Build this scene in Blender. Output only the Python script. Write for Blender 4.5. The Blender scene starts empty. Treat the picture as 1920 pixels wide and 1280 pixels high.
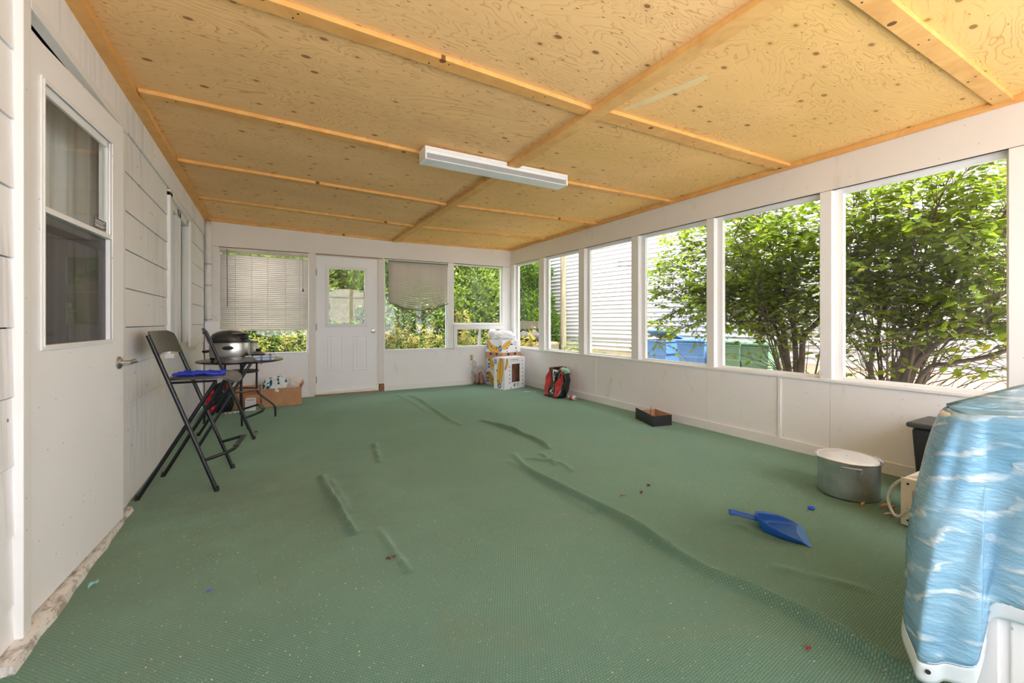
import bpy, bmesh, math, random
import numpy as np
from mathutils import Vector, Matrix
R = math.radians
rnd = random.Random(7)
scene = bpy.context.scene
COL = scene.collection

# ------------------------------------------------------------------ camera, world, exposure
cam_d = bpy.data.cameras.new('camera')
cam_d.sensor_width = 36.0
cam_d.lens = 805.0 / 1920.0 * 36.0
cam_d.shift_y = -37.0 / 1920.0
cam_d.clip_start = 0.02
cam = bpy.data.objects.new('camera', cam_d)
COL.objects.link(cam)
YAW = math.atan(455 / 805.0)
CAMH = 1.1
cam.location = (0, 0, CAMH)
cam.rotation_euler = (R(90), 0, -YAW)
scene.camera = cam

world = bpy.data.worlds.new('overcast_sky')
scene.world = world
world.use_nodes = True
wn = world.node_tree.nodes
wn['Background'].inputs[0].default_value = (0.94, 0.955, 1.055, 1)
wn['Background'].inputs[1].default_value = 1.0

sun_d = bpy.data.lights.new('veiled_sun', 'SUN')
sun_d.energy = 3.6
sun_d.angle = R(14)
sun_d.color = (1.0, 0.985, 0.97)
sun = bpy.data.objects.new('veiled_sun', sun_d)
COL.objects.link(sun)
sun.rotation_euler = (R(22), 0, R(6))

vs = scene.view_settings
vs.view_transform = 'Standard'
vs.look = 'None'
vs.exposure = 2.85
vs.gamma = 1.0
vs.use_curve_mapping = False
scene.cycles.max_bounces = 10
scene.cycles.diffuse_bounces = 7
scene.cycles.transparent_max_bounces = 24
scene.cycles.caustics_reflective = False
scene.cycles.caustics_refractive = False
scene.cycles.sample_clamp_indirect = 6.0

# ------------------------------------------------------------------ pixel helpers (only to measure where things stand)
_c, _s = math.cos(YAW), math.sin(YAW)
def ray(u, v):
    a = (u - 960) / 805.0
    return (a * _c + _s, -a * _s + _c, (603 - v) / 805.0)
def fl(u, v, z=0.0):
    r = ray(u, v); t = (z - CAMH) / r[2]
    return Vector((r[0] * t, r[1] * t, z))
def onx(u, v, x):
    r = ray(u, v); t = x / r[0]
    return Vector((x, r[1] * t, CAMH + r[2] * t))
def ony(u, v, y):
    r = ray(u, v); t = y / r[1]
    return Vector((r[0] * t, y, CAMH + r[2] * t))

# ------------------------------------------------------------------ material helpers
def srgb(*c):
    if len(c) == 1 and isinstance(c[0], (tuple, list)): c = c[0]
    out = []
    for v in c:
        v /= 255.0
        out.append(v / 12.92 if v <= 0.04045 else ((v + 0.055) / 1.055) ** 2.4)
    return tuple(out) + (1.0,)

class NT:
    def __init__(self, name):
        self.m = bpy.data.materials.new(name); self.m.use_nodes = True
        self.t = self.m.node_tree; self.t.nodes.clear()
        self.out = self.n('ShaderNodeOutputMaterial')
    def n(self, kind, **kw):
        nd = self.t.nodes.new(kind)
        for k, v in kw.items(): setattr(nd, k, v)
        return nd
    def set(self, nd, key, v):
        if v is None: return
        if isinstance(v, bpy.types.NodeSocket): self.t.links.new(v, nd.inputs[key])
        else:
            if isinstance(v, tuple) and len(v) == 3 and nd.inputs[key].type == 'RGBA': v = v + (1.0,)
            nd.inputs[key].default_value = v
    def math(self, op, a, b=None, c=None, clamp=False):
        nd = self.n('ShaderNodeMath', operation=op); nd.use_clamp = clamp
        self.set(nd, 0, a); self.set(nd, 1, b); self.set(nd, 2, c)
        return nd.outputs[0]
    def vmath(self, op, a, b=None):
        nd = self.n('ShaderNodeVectorMath', operation=op)
        self.set(nd, 0, a); self.set(nd, 1, b)
        return nd.outputs[0]
    def mapr(self, v, a, b, c=0.0, d=1.0):
        nd = self.n('ShaderNodeMapRange'); nd.clamp = True
        for i, q in enumerate((v, a, b, c, d)): self.set(nd, i, q)
        return nd.outputs[0]
    def mix(self, f, a, b, blend='MIX'):
        nd = self.n('ShaderNodeMix', data_type='RGBA', blend_type=blend)
        self.set(nd, 0, f); self.set(nd, 6, a); self.set(nd, 7, b)
        return nd.outputs[2]
    def noise(self, vec, scale, detail=3.0, rough=0.55, dist=0.0):
        nd = self.n('ShaderNodeTexNoise')
        self.set(nd, 'Vector', vec); self.set(nd, 'Scale', scale); self.set(nd, 'Detail', detail)
        self.set(nd, 'Roughness', rough); self.set(nd, 'Distortion', dist)
        return nd.outputs[0]
    def voro(self, vec, scale, feature='F1', rnd_=1.0, dim='2D'):
        nd = self.n('ShaderNodeTexVoronoi', feature=feature, voronoi_dimensions=dim)
        self.set(nd, 'Vector', vec); self.set(nd, 'Scale', scale); self.set(nd, 'Randomness', rnd_)
        return nd
    def pos(self): return self.n('ShaderNodeNewGeometry').outputs['Position']
    def objc(self): return self.n('ShaderNodeTexCoord').outputs['Object']
    def rand(self): return self.n('ShaderNodeObjectInfo').outputs['Random']
    def xyz(self, v):
        nd = self.n('ShaderNodeSeparateXYZ'); self.set(nd, 0, v); return nd.outputs
    def comb(self, x, y, z):
        nd = self.n('ShaderNodeCombineXYZ')
        for i, q in enumerate((x, y, z)): self.set(nd, i, q)
        return nd.outputs[0]
    def scalev(self, v, s): return self.vmath('MULTIPLY', v, s)
    def bump(self, h, strength=0.3, dist=0.01):
        nd = self.n('ShaderNodeBump'); self.set(nd, 'Strength', strength); self.set(nd, 'Distance', dist)
        self.set(nd, 'Height', h); return nd.outputs[0]
    def bsdf(self, color, rough=0.5, metal=0.0, spec=0.5, normal=None, **kw):
        nd = self.n('ShaderNodeBsdfPrincipled')
        self.set(nd, 'Base Color', color); self.set(nd, 'Roughness', rough); self.set(nd, 'Metallic', metal)
        self.set(nd, 'Specular IOR Level', spec)
        if normal is not None: self.set(nd, 'Normal', normal)
        for k, v in kw.items(): self.set(nd, k.replace('_', ' '), v)
        return nd.outputs[0]
    def done(self, sh):
        self.t.links.new(sh, self.out.inputs[0]); return self.m

def plain(name, col, rough=0.5, metal=0.0, spec=0.5, var=0.06, vscale=9.0, bump=0.0, bscale=60.0, **kw):
    """colour with a soft procedural variation and optional fine relief"""
    t = NT(name); p = t.objc()
    c = col if len(col) == 4 else tuple(col) + (1.0,)
    f = t.mapr(t.noise(p, vscale, 4), 0.3, 0.7)
    dk = tuple(q * (1 - var) for q in c[:3]) + (1.0,)
    lt = tuple(min(1.0, q * (1 + var * 0.5)) for q in c[:3]) + (1.0,)
    nrm = t.bump(t.noise(p, bscale, 3), bump, 0.004) if bump else None
    return t.done(t.bsdf(t.mix(f, dk, lt), rough, metal, spec, nrm, **kw))

def paint(name, col, rough=0.5, scuff=0.25, scol=(0.33, 0.31, 0.29), scale=2.2, thr=0.60):
    """old white paint: faint mottling and scuffed grey marks with a shape of their own"""
    t = NT(name); p = t.pos()
    n1 = t.noise(p, 1.3, 3); n2 = t.noise(t.scalev(p, (1, 1, 0.35)), scale * 3, 6, 0.65, 0.6)
    base = t.mix(t.mapr(n1, 0.3, 0.7), tuple(q * 0.95 for q in col[:3]) + (1,), col)
    m = t.mapr(n2, thr, thr + 0.14, 0, scuff)
    dots = t.voro(t.comb(t.math('ADD', t.xyz(p)[0], t.xyz(p)[1]), t.xyz(p)[2], 0.0), 16); dv = t.math('LESS_THAN', dots.outputs['Distance'], 0.06)
    dr = t.math('GREATER_THAN', t.xyz(dots.outputs['Color'])[0], 0.93)
    m2 = t.math('MAXIMUM', m, t.math('MULTIPLY', t.math('MULTIPLY', dv, dr), 0.55))
    bm_ = t.bump(t.noise(p, 45, 4, 0.6), 0.12, 0.004)
    return t.done(t.bsdf(t.mix(m2, base, scol + (1,)), rough, 0, 0.35, bm_))

def glass_mat(name, tint=(0.96, 0.98, 0.97), rough=0.0, haze=0.0, hazecol=(0.8, 0.8, 0.8), refl=1.0):
    t = NT(name)
    tr = t.n('ShaderNodeBsdfTransparent'); t.set(tr, 0, tint + (1.0,))
    gl = t.n('ShaderNodeBsdfGlossy'); t.set(gl, 'Roughness', rough); t.set(gl, 'Color', (1, 1, 1, 1))
    lw = t.n('ShaderNodeLayerWeight'); t.set(lw, 0, 0.5)
    fz = t.math('ADD', 0.05, t.math('MULTIPLY', 0.75, t.math('POWER', lw.outputs['Facing'], 5.0)))
    body = tr.outputs[0]
    if haze:
        df = t.n('ShaderNodeBsdfDiffuse'); t.set(df, 0, hazecol + (1.0,))
        mh = t.n('ShaderNodeMixShader'); t.set(mh, 0, haze)
        t.set(mh, 1, body); t.set(mh, 2, df.outputs[0]); body = mh.outputs[0]
    mx = t.n('ShaderNodeMixShader'); t.set(mx, 0, t.math('MULTIPLY', fz, refl, clamp=True))
    t.set(mx, 1, body); t.set(mx, 2, gl.outputs[0])
    return t.done(mx.outputs[0])

# ------------------------------------------------------------------ mesh helpers
class MB:
    def __init__(self): self.v = []; self.f = []
    def add(self, vs_, fs):
        o = len(self.v)
        self.v += [tuple(q) for q in vs_]
        self.f += [tuple(i + o for i in f) for f in fs]
        return self
    def box(self, x0, x1, y0, y1, z0, z1):
        if x0 > x1: x0, x1 = x1, x0
        if y0 > y1: y0, y1 = y1, y0
        if z0 > z1: z0, z1 = z1, z0
        v = [(x, y, z) for x in (x0, x1) for y in (y0, y1) for z in (z0, z1)]
        return self.add(v, [(0, 1, 3, 2), (4, 6, 7, 5), (0, 4, 5, 1), (2, 3, 7, 6), (0, 2, 6, 4), (1, 5, 7, 3)])
    def obox(self, M, sx, sy, sz):
        """box centred on matrix M with full sizes"""
        v = [M @ Vector((x * sx / 2, y * sy / 2, z * sz / 2)) for x in (-1, 1) for y in (-1, 1) for z in (-1, 1)]
        return self.add(v, [(0, 1, 3, 2), (4, 6, 7, 5), (0, 4, 5, 1), (2, 3, 7, 6), (0, 2, 6, 4), (1, 5, 7, 3)])
    def bar(self, a, b, w, h, up=(0, 0, 1)):
        a, b = Vector(a), Vector(b); d = b - a; L = d.length; d.normalize()
        upv = Vector(up)
        if abs(d.dot(upv)) > 0.98: upv = Vector((1, 0, 0))
        x = d.cross(upv).normalized(); z = x.cross(d).normalized()
        M = Matrix((( x.x, d.x, z.x, 0), (x.y, d.y, z.y, 0), (x.z, d.z, z.z, 0), (0, 0, 0, 1)))
        M.translation = (a + b) / 2
        return self.obox(M, w, L, h)
    def tube(self, pts, r, n=8, closed=False, caps=True):
        P = [Vector(p) for p in pts]; N = len(P)
        rr = r if isinstance(r, (list, tuple)) else [r] * N
        base = len(self.v); prev = None; frames = []
        for i in range(N):
            if closed: d = P[(i + 1) % N] - P[i - 1]
            else: d = P[min(i + 1, N - 1)] - P[max(i - 1, 0)]
            if d.length < 1e-9: d = Vector((0, 0, 1))
            d.normalize()
            if prev is None:
                a = Vector((0, 0, 1)) if abs(d.z) < 0.9 else Vector((1, 0, 0))
                x = d.cross(a).normalized()
            else:
                x = (prev - d * prev.dot(d))
                x = x.normalized() if x.length > 1e-6 else d.orthogonal().normalized()
            prev = x; frames.append((x, d.cross(x).normalized()))
        for i in range(N):
            x, y = frames[i]
            for k in range(n):
                a = 2 * math.pi * k / n
                self.v.append(tuple(P[i] + (x * math.cos(a) + y * math.sin(a)) * rr[i]))
        M = N if closed else N - 1
        for i in range(M):
            j = (i + 1) % N
            for k in range(n):
                l = (k + 1) % n
                self.f.append((base + i * n + k, base + i * n + l, base + j * n + l, base + j * n + k))
        if caps and not closed:
            self.f.append(tuple(base + k for k in range(n))[::-1])
            self.f.append(tuple(base + (N - 1) * n + k for k in range(n)))
        return self
    def lathe(self, prof, c=(0, 0, 0), n=24, sx=1.0, sy=1.0, M=None):
        """profile of (r, z); closed at ends where r = 0"""
        base = len(self.v); c = Vector(c)
        for r, z in prof:
            for k in range(n):
                a = 2 * math.pi * k / n
                p = Vector((r * sx * math.cos(a), r * sy * math.sin(a), z))
                if M is not None: p = M @ p
                self.v.append(tuple(p + c))
        for i in range(len(prof) - 1):
            for k in range(n):
                l = (k + 1) % n
                self.f.append((base + i * n + k, base + i * n + l, base + (i + 1) * n + l, base + (i + 1) * n + k))
        if prof[0][0] > 1e-6: self.f.append(tuple(base + k for k in range(n))[::-1])
        if prof[-1][0] > 1e-6: self.f.append(tuple(base + (len(prof) - 1) * n + k for k in range(n)))
        return self
    def prism(self, poly, M, t):
        """2-D outline in M's xy plane, thickness t along M's +z"""
        n = len(poly)
        v = [M @ Vector((x, y, 0)) for x, y in poly] + [M @ Vector((x, y, t)) for x, y in poly]
        f = [tuple(range(n))[::-1], tuple(range(n, 2 * n))]
        f += [(i, (i + 1) % n, n + (i + 1) % n, n + i) for i in range(n)]
        return self.add(v, f)
    def grid(self, fn, nu, nv):
        base = len(self.v)
        for i in range(nu + 1):
            for j in range(nv + 1): self.v.append(tuple(fn(i / nu, j / nv)))
        for i in range(nu):
            for j in range(nv):
                a = base + i * (nv + 1) + j
                self.f.append((a, a + nv + 1, a + nv + 2, a + 1))
        return self
    def build(self, name, mat, parent=None, smooth=False, bevel=0.0, solid=0.0, sub=0, local=False, seg=2):
        me = bpy.data.meshes.new(name)
        vv = self.v
        if parent is not None and not local:
            o = world_loc(parent)
            vv = [(x - o.x, y - o.y, z - o.z) for x, y, z in vv]
        me.from_pydata(vv, [], self.f)
        fix_normals(me)
        ob = bpy.data.objects.new(name, me)
        COL.objects.link(ob)
        if mat is not None:
            for m in (mat if isinstance(mat, (list, tuple)) else [mat]): me.materials.append(m)
        if parent is not None: ob.parent = parent
        if smooth:
            me.polygons.foreach_set('use_smooth', [True] * len(me.polygons))
            if smooth != 'all':
                me.set_sharp_from_angle(angle=R(38))
        if solid:
            md = ob.modifiers.new('thickness', 'SOLIDIFY'); md.thickness = solid; md.offset = 0
        if sub:
            md = ob.modifiers.new('subdivision', 'SUBSURF'); md.levels = sub; md.render_levels = sub
        if bevel:
            md = ob.modifiers.new('bevel', 'BEVEL'); md.width = bevel; md.segments = seg; md.limit_method = 'ANGLE'
            md.angle_limit = R(40)
        return ob

def fix_normals(me):
    bm = bmesh.new(); bm.from_mesh(me)
    bmesh.ops.recalc_face_normals(bm, faces=bm.faces)
    bm.to_mesh(me); bm.free()

def world_loc(o):
    p = Vector((0, 0, 0))
    while o is not None:
        p += Vector(o.location); o = o.parent
    return p

def tag(o, label=None, cat=None, group=None, kind=None):
    if label: o['label'] = label
    if cat: o['category'] = cat
    if group: o['group'] = group
    if kind: o['kind'] = kind
    return o

def thing(name, loc, label, cat, group=None, rz=0.0):
    o = bpy.data.objects.new(name, None); COL.objects.link(o)
    o.empty_display_size = 0.05
    o.location = loc; o.rotation_euler = (0, 0, rz)
    return tag(o, label, cat, group)

def structure(name, label=None, loc=(0, 0, 0)):
    o = bpy.data.objects.new(name, None); COL.objects.link(o)
    o.empty_display_size = 0.05
    o.location = loc
    tag(o, label, None, None, 'structure')
    return o

def part(mb, name, mat, parent, **kw): return mb.build(name, mat, parent, **kw)
def bx(x0, x1, y0, y1, z0, z1): return MB().box(x0, x1, y0, y1, z0, z1)

def share(src, name, parent, loc=(0, 0, 0), rot=(0, 0, 0), scale=(1, 1, 1)):
    o = src.copy(); o.name = name; o.parent = parent
    o.location = loc; o.rotation_euler = rot; o.scale = scale
    COL.objects.link(o); return o

def copy_thing(root, loc, rz, label):
    r = root.copy(); COL.objects.link(r); r.location = loc; r.rotation_euler = (0, 0, rz); r['label'] = label
    def kids(a, b):
        for ch in list(a.children):
            c2 = ch.copy(); COL.objects.link(c2); c2.parent = b; kids(ch, c2)
    kids(root, r)
    return r

def smoothpath(pts, k=6):
    """Catmull-Rom through the points"""
    P = [Vector(p) for p in pts]; out = []
    for i in range(len(P) - 1):
        p0, p1, p2, p3 = P[max(i - 1, 0)], P[i], P[i + 1], P[min(i + 2, len(P) - 1)]
        for j in range(k):
            t = j / k
            out.append(0.5 * ((2 * p1) + (p2 - p0) * t + (2 * p0 - 5 * p1 + 4 * p2 - p3) * t * t + (3 * p1 - p0 - 3 * p2 + p3) * t ** 3))
    out.append(P[-1]); return out

def frame(o, x, y):
    """matrix with origin o and in-plane axes x, y"""
    x = Vector(x).normalized(); y = Vector(y); y = (y - x * x.dot(y)).normalized(); z = x.cross(y)
    M = Matrix(((x.x, y.x, z.x, o[0]), (x.y, y.y, z.y, o[1]), (x.z, y.z, z.z, o[2]), (0, 0, 0, 1)))
    return M

# ------------------------------------------------------------------ room dimensions (metres)
XL, XR, YB, YF = -0.745, 3.9, 6.95, -0.9
SILL, HEAD = 0.64, 2.14
GZ = -0.15                                   # ground outside
def zb(x):                                   # underside of the ceiling battens: sags to the middle beam
    if x < 1.75: return 2.445 + (2.390 - 2.445) * (x - XL) / (1.75 - XL)
    return 2.390 + (2.422 - 2.390) * (x - 1.75) / (XR - 1.75)

# ------------------------------------------------------------------ materials of the setting
M_wall = paint('white_wall_paint', srgb(243, 242, 243), 0.55, 0.22)
M_side = None
def siding_mat():
    t = NT('white_siding_paint'); p = t.pos(); o = t.xyz(p)
    st = t.noise(t.scalev(p, (1, 22, 0.9)), 2.0, 5, 0.6)
    big = t.noise(p, 0.9, 3)
    m = t.mapr(t.math('MULTIPLY', st, t.mapr(big, 0.35, 0.65, 0.75, 1.2)), 0.50, 0.72, 0, 0.42)
    spots = t.voro(t.comb(o[1], o[2], 0.0), 9); sv = t.math('LESS_THAN', spots.outputs['Distance'], 0.06)
    sr = t.math('GREATER_THAN', t.xyz(spots.outputs['Color'])[1], 0.94)
    base = t.mix(m, srgb(246, 246, 249), srgb(196, 196, 200))
    base = t.mix(t.math('MULTIPLY', t.math('MULTIPLY', sv, sr), 0.8), base, srgb(70, 70, 72))
    base = t.mix(t.mapr(t.rand(), 0, 1, 0, 0.06), base, srgb(200, 200, 203))
    return t.done(t.bsdf(base, 0.5, 0, 0.3, t.bump(st, 0.25, 0.004)))
M_side = siding_mat()
M_trim = paint('white_trim_paint', srgb(240, 240, 240), 0.42, 0.12, thr=0.66)
M_doorp = paint('white_door_paint', srgb(246, 246, 249), 0.38, 0.06, thr=0.68)
M_beige = paint('aged_header_paint', srgb(234, 229, 225), 0.55, 0.2)
M_glass = glass_mat('window_glass', haze=0.008, refl=0.4)
M_dark = plain('dark_gap', srgb(40, 38, 37), 0.8)
M_chrome = plain('brushed_steel', srgb(190, 188, 184), 0.28, 1.0)
M_alu = plain('grey_aluminium', srgb(170, 170, 170), 0.4, 0.6)
M_black = plain('black_plastic', srgb(30, 30, 33), 0.4)

def carpet_mat():
    t = NT('green_ribbed_carpet'); p = t.pos(); x, y, z = t.xyz(p)
    warp = t.noise(p, 3.0, 2)
    def ph(c, per, k): return t.math('ADD', t.math('MULTIPLY', c, 2 * math.pi / per), t.math('MULTIPLY', warp, k))
    yb2 = ph(t.math('SUBTRACT', y, t.math('MULTIPLY', x, 0.10)), 0.0085, 9)
    off = t.math('MULTIPLY', t.math('MODULO', t.math('FLOOR', t.math('ADD', t.math('MULTIPLY', yb2, 0.5 / math.pi), 1000.25)), 2.0), math.pi)
    a = t.math('SINE', t.math('ADD', off, ph(t.math('ADD', x, t.math('MULTIPLY', y, 0.12)), 0.0125, 9)))
    b = t.math('SINE', ph(t.math('SUBTRACT', y, t.math('MULTIPLY', x, 0.10)), 0.0085, 9))
    weave = t.math('ADD', t.math('MULTIPLY', t.math('MULTIPLY', t.math('ADD', a, 0.6), t.math('ADD', b, 0.8)), 0.4), t.math('MULTIPLY', b, 0.25))
    w01 = t.mapr(weave, -0.75, 0.75)
    fine = t.noise(p, 260, 3, 0.6)
    big = t.noise(p, 1.1, 4, 0.55); mid = t.noise(p, 5.0, 4, 0.6)
    c = t.mix(t.mapr(w01, 0, 1), srgb(40, 66, 56), srgb(94, 128, 111))
    c = t.mix(t.mapr(fine, 0.45, 0.75, 0, 0.45), c, srgb(124, 152, 132))
    c = t.mix(t.mapr(big, 0.38, 0.62, 0, 0.35), c, srgb(58, 90, 74))
    # trodden-in brown dirt along the house side and the walkway
    dirt_n = t.math('ADD', t.math('MULTIPLY', big, 0.6), t.math('MULTIPLY', mid, 0.4))
    gx = t.mapr(x, 1.6, 0.0); gy = t.mapr(t.math('ABSOLUTE', t.math('SUBTRACT', y, 3.1)), 1.5, 0.2)
    d = t.math('MULTIPLY', t.mapr(dirt_n, 0.34, 0.54), t.math('MULTIPLY', gx, gy))
    c = t.mix(t.math('MULTIPLY', d, 0.85), c, srgb(70, 70, 54))
    d2 = t.mapr(t.noise(p, 2.3, 5, 0.6, 0.5), 0.55, 0.72, 0, 0.5)
    c = t.mix(d2, c, srgb(96, 104, 84))
    # lint and crumbs trodden in
    v = t.voro(p, 34); sm = t.math('LESS_THAN', v.outputs['Distance'], 0.055)
    sr = t.math('GREATER_THAN', t.xyz(v.outputs['Color'])[0], 0.80)
    c = t.mix(t.math('MULTIPLY', t.math('MULTIPLY', sm, sr), 0.8), c, srgb(205, 200, 182))
    h = t.math('ADD', w01, t.math('MULTIPLY', fine, 0.5))
    return t.done(t.bsdf(c, 0.95, 0, 0.15, t.bump(h, 0.55, 0.004), Sheen_Weight=0.6, Sheen_Roughness=0.5,
                         Sheen_Tint=srgb(200, 235, 205)))
M_carpet = carpet_mat()

def ply_mat(name, base, line, yellow=0.0):
    t = NT(name); p0 = t.pos(); r = t.rand()
    off = t.comb(t.math('MULTIPLY', r, 37.0), t.math('MULTIPLY', r, 91.0), 0.0)
    p = t.vmath('ADD', p0, off)
    q = t.scalev(p, (0.42, 1.5, 1.0))
    kn = t.voro(t.scalev(p, (0.62, 1.05, 0.0)), 6.2); kd = kn.outputs['Distance']
    kr = t.xyz(kn.outputs['Color'])
    has = t.math('GREATER_THAN', kr[0], 0.58)
    size = t.mapr(kr[1], 0, 1, 0.030, 0.085)
    swirl = t.math('MULTIPLY', t.math('MULTIPLY', t.mapr(kd, 0.30, 0.0), has), 0.10)
    fld = t.math('ADD', t.noise(q, 1.9, 4.0, 0.52, 0.5), swirl)
    fld2 = t.math('ADD', fld, t.math('MULTIPLY', t.xyz(p)[1], 0.10))
    fr = t.math('FRACT', t.math('MULTIPLY', fld2, 34.0))
    ln = t.math('POWER', t.mapr(fr, 0.50, 1.0), 4.0)
    ln = t.math('MULTIPLY', ln, t.mapr(t.noise(p, 2.2, 3), 0.36, 0.60, 0.25, 1.0))
    fib = t.noise(t.scalev(p, (4, 120, 1)), 2.0, 4, 0.6)
    tone = t.noise(t.scalev(p, (0.5, 1.4, 1)), 1.7, 4)
    c = t.mix(t.mapr(tone, 0.3, 0.7), tuple(k * 0.88 for k in base[:3]) + (1,), base)
    c = t.mix(t.mapr(fib, 0.4, 0.7, 0, 0.22), c, tuple(k * 0.80 for k in base[:3]) + (1,))
    c = t.mix(t.math('MULTIPLY', ln, 0.95), c, line)
    kmask = t.math('MULTIPLY', t.math('LESS_THAN', kd, size), has)
    ring = t.math('MULTIPLY', t.mapr(kd, 0.14, 0.04), t.math('MULTIPLY', has, 0.45))
    c = t.mix(ring, c, line)
    c = t.mix(t.math('MULTIPLY', kmask, 0.8), c, srgb(126, 84, 42))
    # rows of short dark checks left by the peeling knife
    ck = t.voro(t.scalev(p, (0.8, 2.4, 0.0)), 8.0); ckr = t.xyz(ck.outputs['Color'])
    cm = t.math('MULTIPLY', t.math('LESS_THAN', ck.outputs['Distance'], 0.055), t.math('GREATER_THAN', ckr[2], 0.62))
    c = t.mix(t.math('MULTIPLY', cm, 0.75), c, srgb(116, 70, 34))
    if yellow:
        c = t.mix(t.mapr(t.noise(p0, 0.9, 3), 0.35, 0.65, 0, yellow), c, srgb(214, 182, 84))
    return t.done(t.bsdf(c, 0.6, 0, 0.25, t.bump(t.math('ADD', ln, t.math('MULTIPLY', fib, 0.5)), 0.15, 0.003)))
M_plyL = ply_mat('fir_plywood', srgb(252, 206, 144), srgb(198, 140, 78))
M_plyR = ply_mat('yellowed_fir_plywood', srgb(252, 203, 134), srgb(190, 128, 62), 0.3)
def lumber_mat():
    t = NT('pine_strapping'); p0 = t.pos(); r = t.rand()
    p = t.vmath('ADD', p0, t.comb(t.math('MULTIPLY', r, 17.0), t.math('MULTIPLY', r, 53.0), 0.0))
    g = t.noise(t.scalev(p, (3, 3, 3)), 2.0, 5, 0.6, 1.2)
    v = t.voro(p, 5); km = t.math('MULTIPLY', t.math('LESS_THAN', v.outputs['Distance'], 0.085),
                                  t.math('GREATER_THAN', t.xyz(v.outputs['Color'])[0], 0.7))
    c = t.mix(t.mapr(g, 0.3, 0.7), srgb(214, 160, 92), srgb(240, 194, 122))
    c = t.mix(t.mapr(r, 0, 1, 0, 0.35), c, srgb(236, 164, 88))
    c = t.mix(t.math('MULTIPLY', km, 0.85), c, srgb(92, 52, 26))
    return t.done(t.bsdf(c, 0.6, 0, 0.25, t.bump(g, 0.15, 0.004)))
M_lum = lumber_mat()

# ------------------------------------------------------------------ floor: carpet with ridges and folds
RIDGES = [  # pixel path, height, half-width
    ([(768, 740), (790, 752), (820, 772), (842, 788), (868, 798)], 0.016, 0.030),
    ([(740, 738), (770, 752), (800, 772)], 0.006, 0.030),
    ([(898, 788), (935, 799), (965, 810), (1005, 827), (1030, 842)], 0.030, 0.026),
    ([(962, 848), (975, 868), (1000, 888), (1045, 915), (1110, 948), (1180, 985), (1250, 1030), (1330, 1075), (1420, 1115), (1500, 1155), (1590, 1208), (1720, 1290)], 0.030, 0.028),
    ([(950, 862), (1000, 892), (1060, 930), (1120, 965)], 0.007, 0.03),
    ([(603, 890), (612, 915), (624, 938), (640, 962), (652, 985), (664, 1003)], 0.030, 0.020),
    ([(618, 898), (634, 925), (655, 965)], 0.010, 0.022),
    ([(708, 988), (735, 1030), (752, 1052), (768, 1075)], 0.010, 0.014),
    ([(702, 830), (706, 848), (712, 868)], 0.011, 0.024),
    ([(980, 858), (1010, 862), (1050, 868), (1075, 885)], 0.009, 0.02),
    ([(1010, 848), (1030, 862), (1040, 872)], 0.010, 0.018),
    ([(1380, 980), (1420, 1000), (1465, 1012)], 0.004, 0.03),
    ([(1440, 1060), (1540, 1085), (1640, 1110)], 0.005, 0.03),
]
def build_floor():
    ys = list(np.arange(YF, 0.4, 0.06)) + list(np.arange(0.4, 2.6, 0.0105)) + list(np.arange(2.6, YB, 0.0165)) + [YB]
    xs = list(np.arange(XL, XR, 0.0135)) + [XR]
    X, Y = np.meshgrid(np.array(xs), np.array(ys))
    Z = 0.0015 * np.sin(X * 3.1 + 1.3 * np.sin(Y * 2.1)) * np.sin(Y * 2.7)
    for path, hgt, sg in RIDGES:
        P = smoothpath([fl(u, v) for u, v in path], 5); hgt *= 1.25; sg *= 0.85
        n = len(P)
        best = np.full(X.shape, 9.0); tt = np.zeros(X.shape)
        for i in range(n - 1):
            ax, ay = P[i].x, P[i].y; dx, dy = P[i + 1].x - ax, P[i + 1].y - ay
            L2 = dx * dx + dy * dy + 1e-12
            k = np.clip(((X - ax) * dx + (Y - ay) * dy) / L2, 0, 1)
            D = np.hypot(X - ax - k * dx, Y - ay - k * dy)
            m = D < best
            best = np.where(m, D, best); tt = np.where(m, (i + k) / (n - 1), tt)
        taper = np.clip(np.minimum(tt, 1 - tt) * 6, 0, 1) ** 0.7
        if path[-1][1] > 1280: taper = np.clip(tt * 6, 0, 1) ** 0.7
        wob = 1 + 0.18 * np.sin(tt * 13 + hgt * 900) + 0.1 * np.sin(tt * 29)
        Z = Z + hgt * taper * wob * (np.exp(-(best / sg) ** 2) + 0.22 * np.exp(-(best / (sg * 3.2)) ** 2))
    nx, ny = len(xs), len(ys)
    V = np.stack([X, Y, Z], -1).reshape(-1, 3)
    i, j = np.meshgrid(np.arange(ny - 1), np.arange(nx - 1), indexing='ij')
    a = (i * nx + j).ravel()
    Fc = np.stack([a, a + 1, a + nx + 1, a + nx], 1)
    me = bpy.data.meshes.new('floor')
    me.vertices.add(len(V)); me.vertices.foreach_set('co', V.astype(np.float32).ravel())
    me.loops.add(Fc.size); me.loops.foreach_set('vertex_index', Fc.astype(np.int32).ravel())
    me.polygons.add(len(Fc))
    me.polygons.foreach_set('loop_start', np.arange(0, Fc.size, 4, dtype=np.int32))
    me.polygons.foreach_set('loop_total', np.full(len(Fc), 4, dtype=np.int32))
    me.polygons.foreach_set('use_smooth', np.ones(len(Fc), dtype=bool))
    me.update(calc_edges=True); me.validate()
    ob = bpy.data.objects.new('floor', me); COL.objects.link(ob); me.materials.append(M_carpet)
    tag(ob, 'worn green ribbed carpet with long wrinkles', None, None, 'structure')
    sl = bx(XL - 0.25, XR + 0.15, YF - 0.1, YB + 0.15, -0.14, -0.02).build('slab', M_dark, ob)
    return ob
floor = build_floor()

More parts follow.
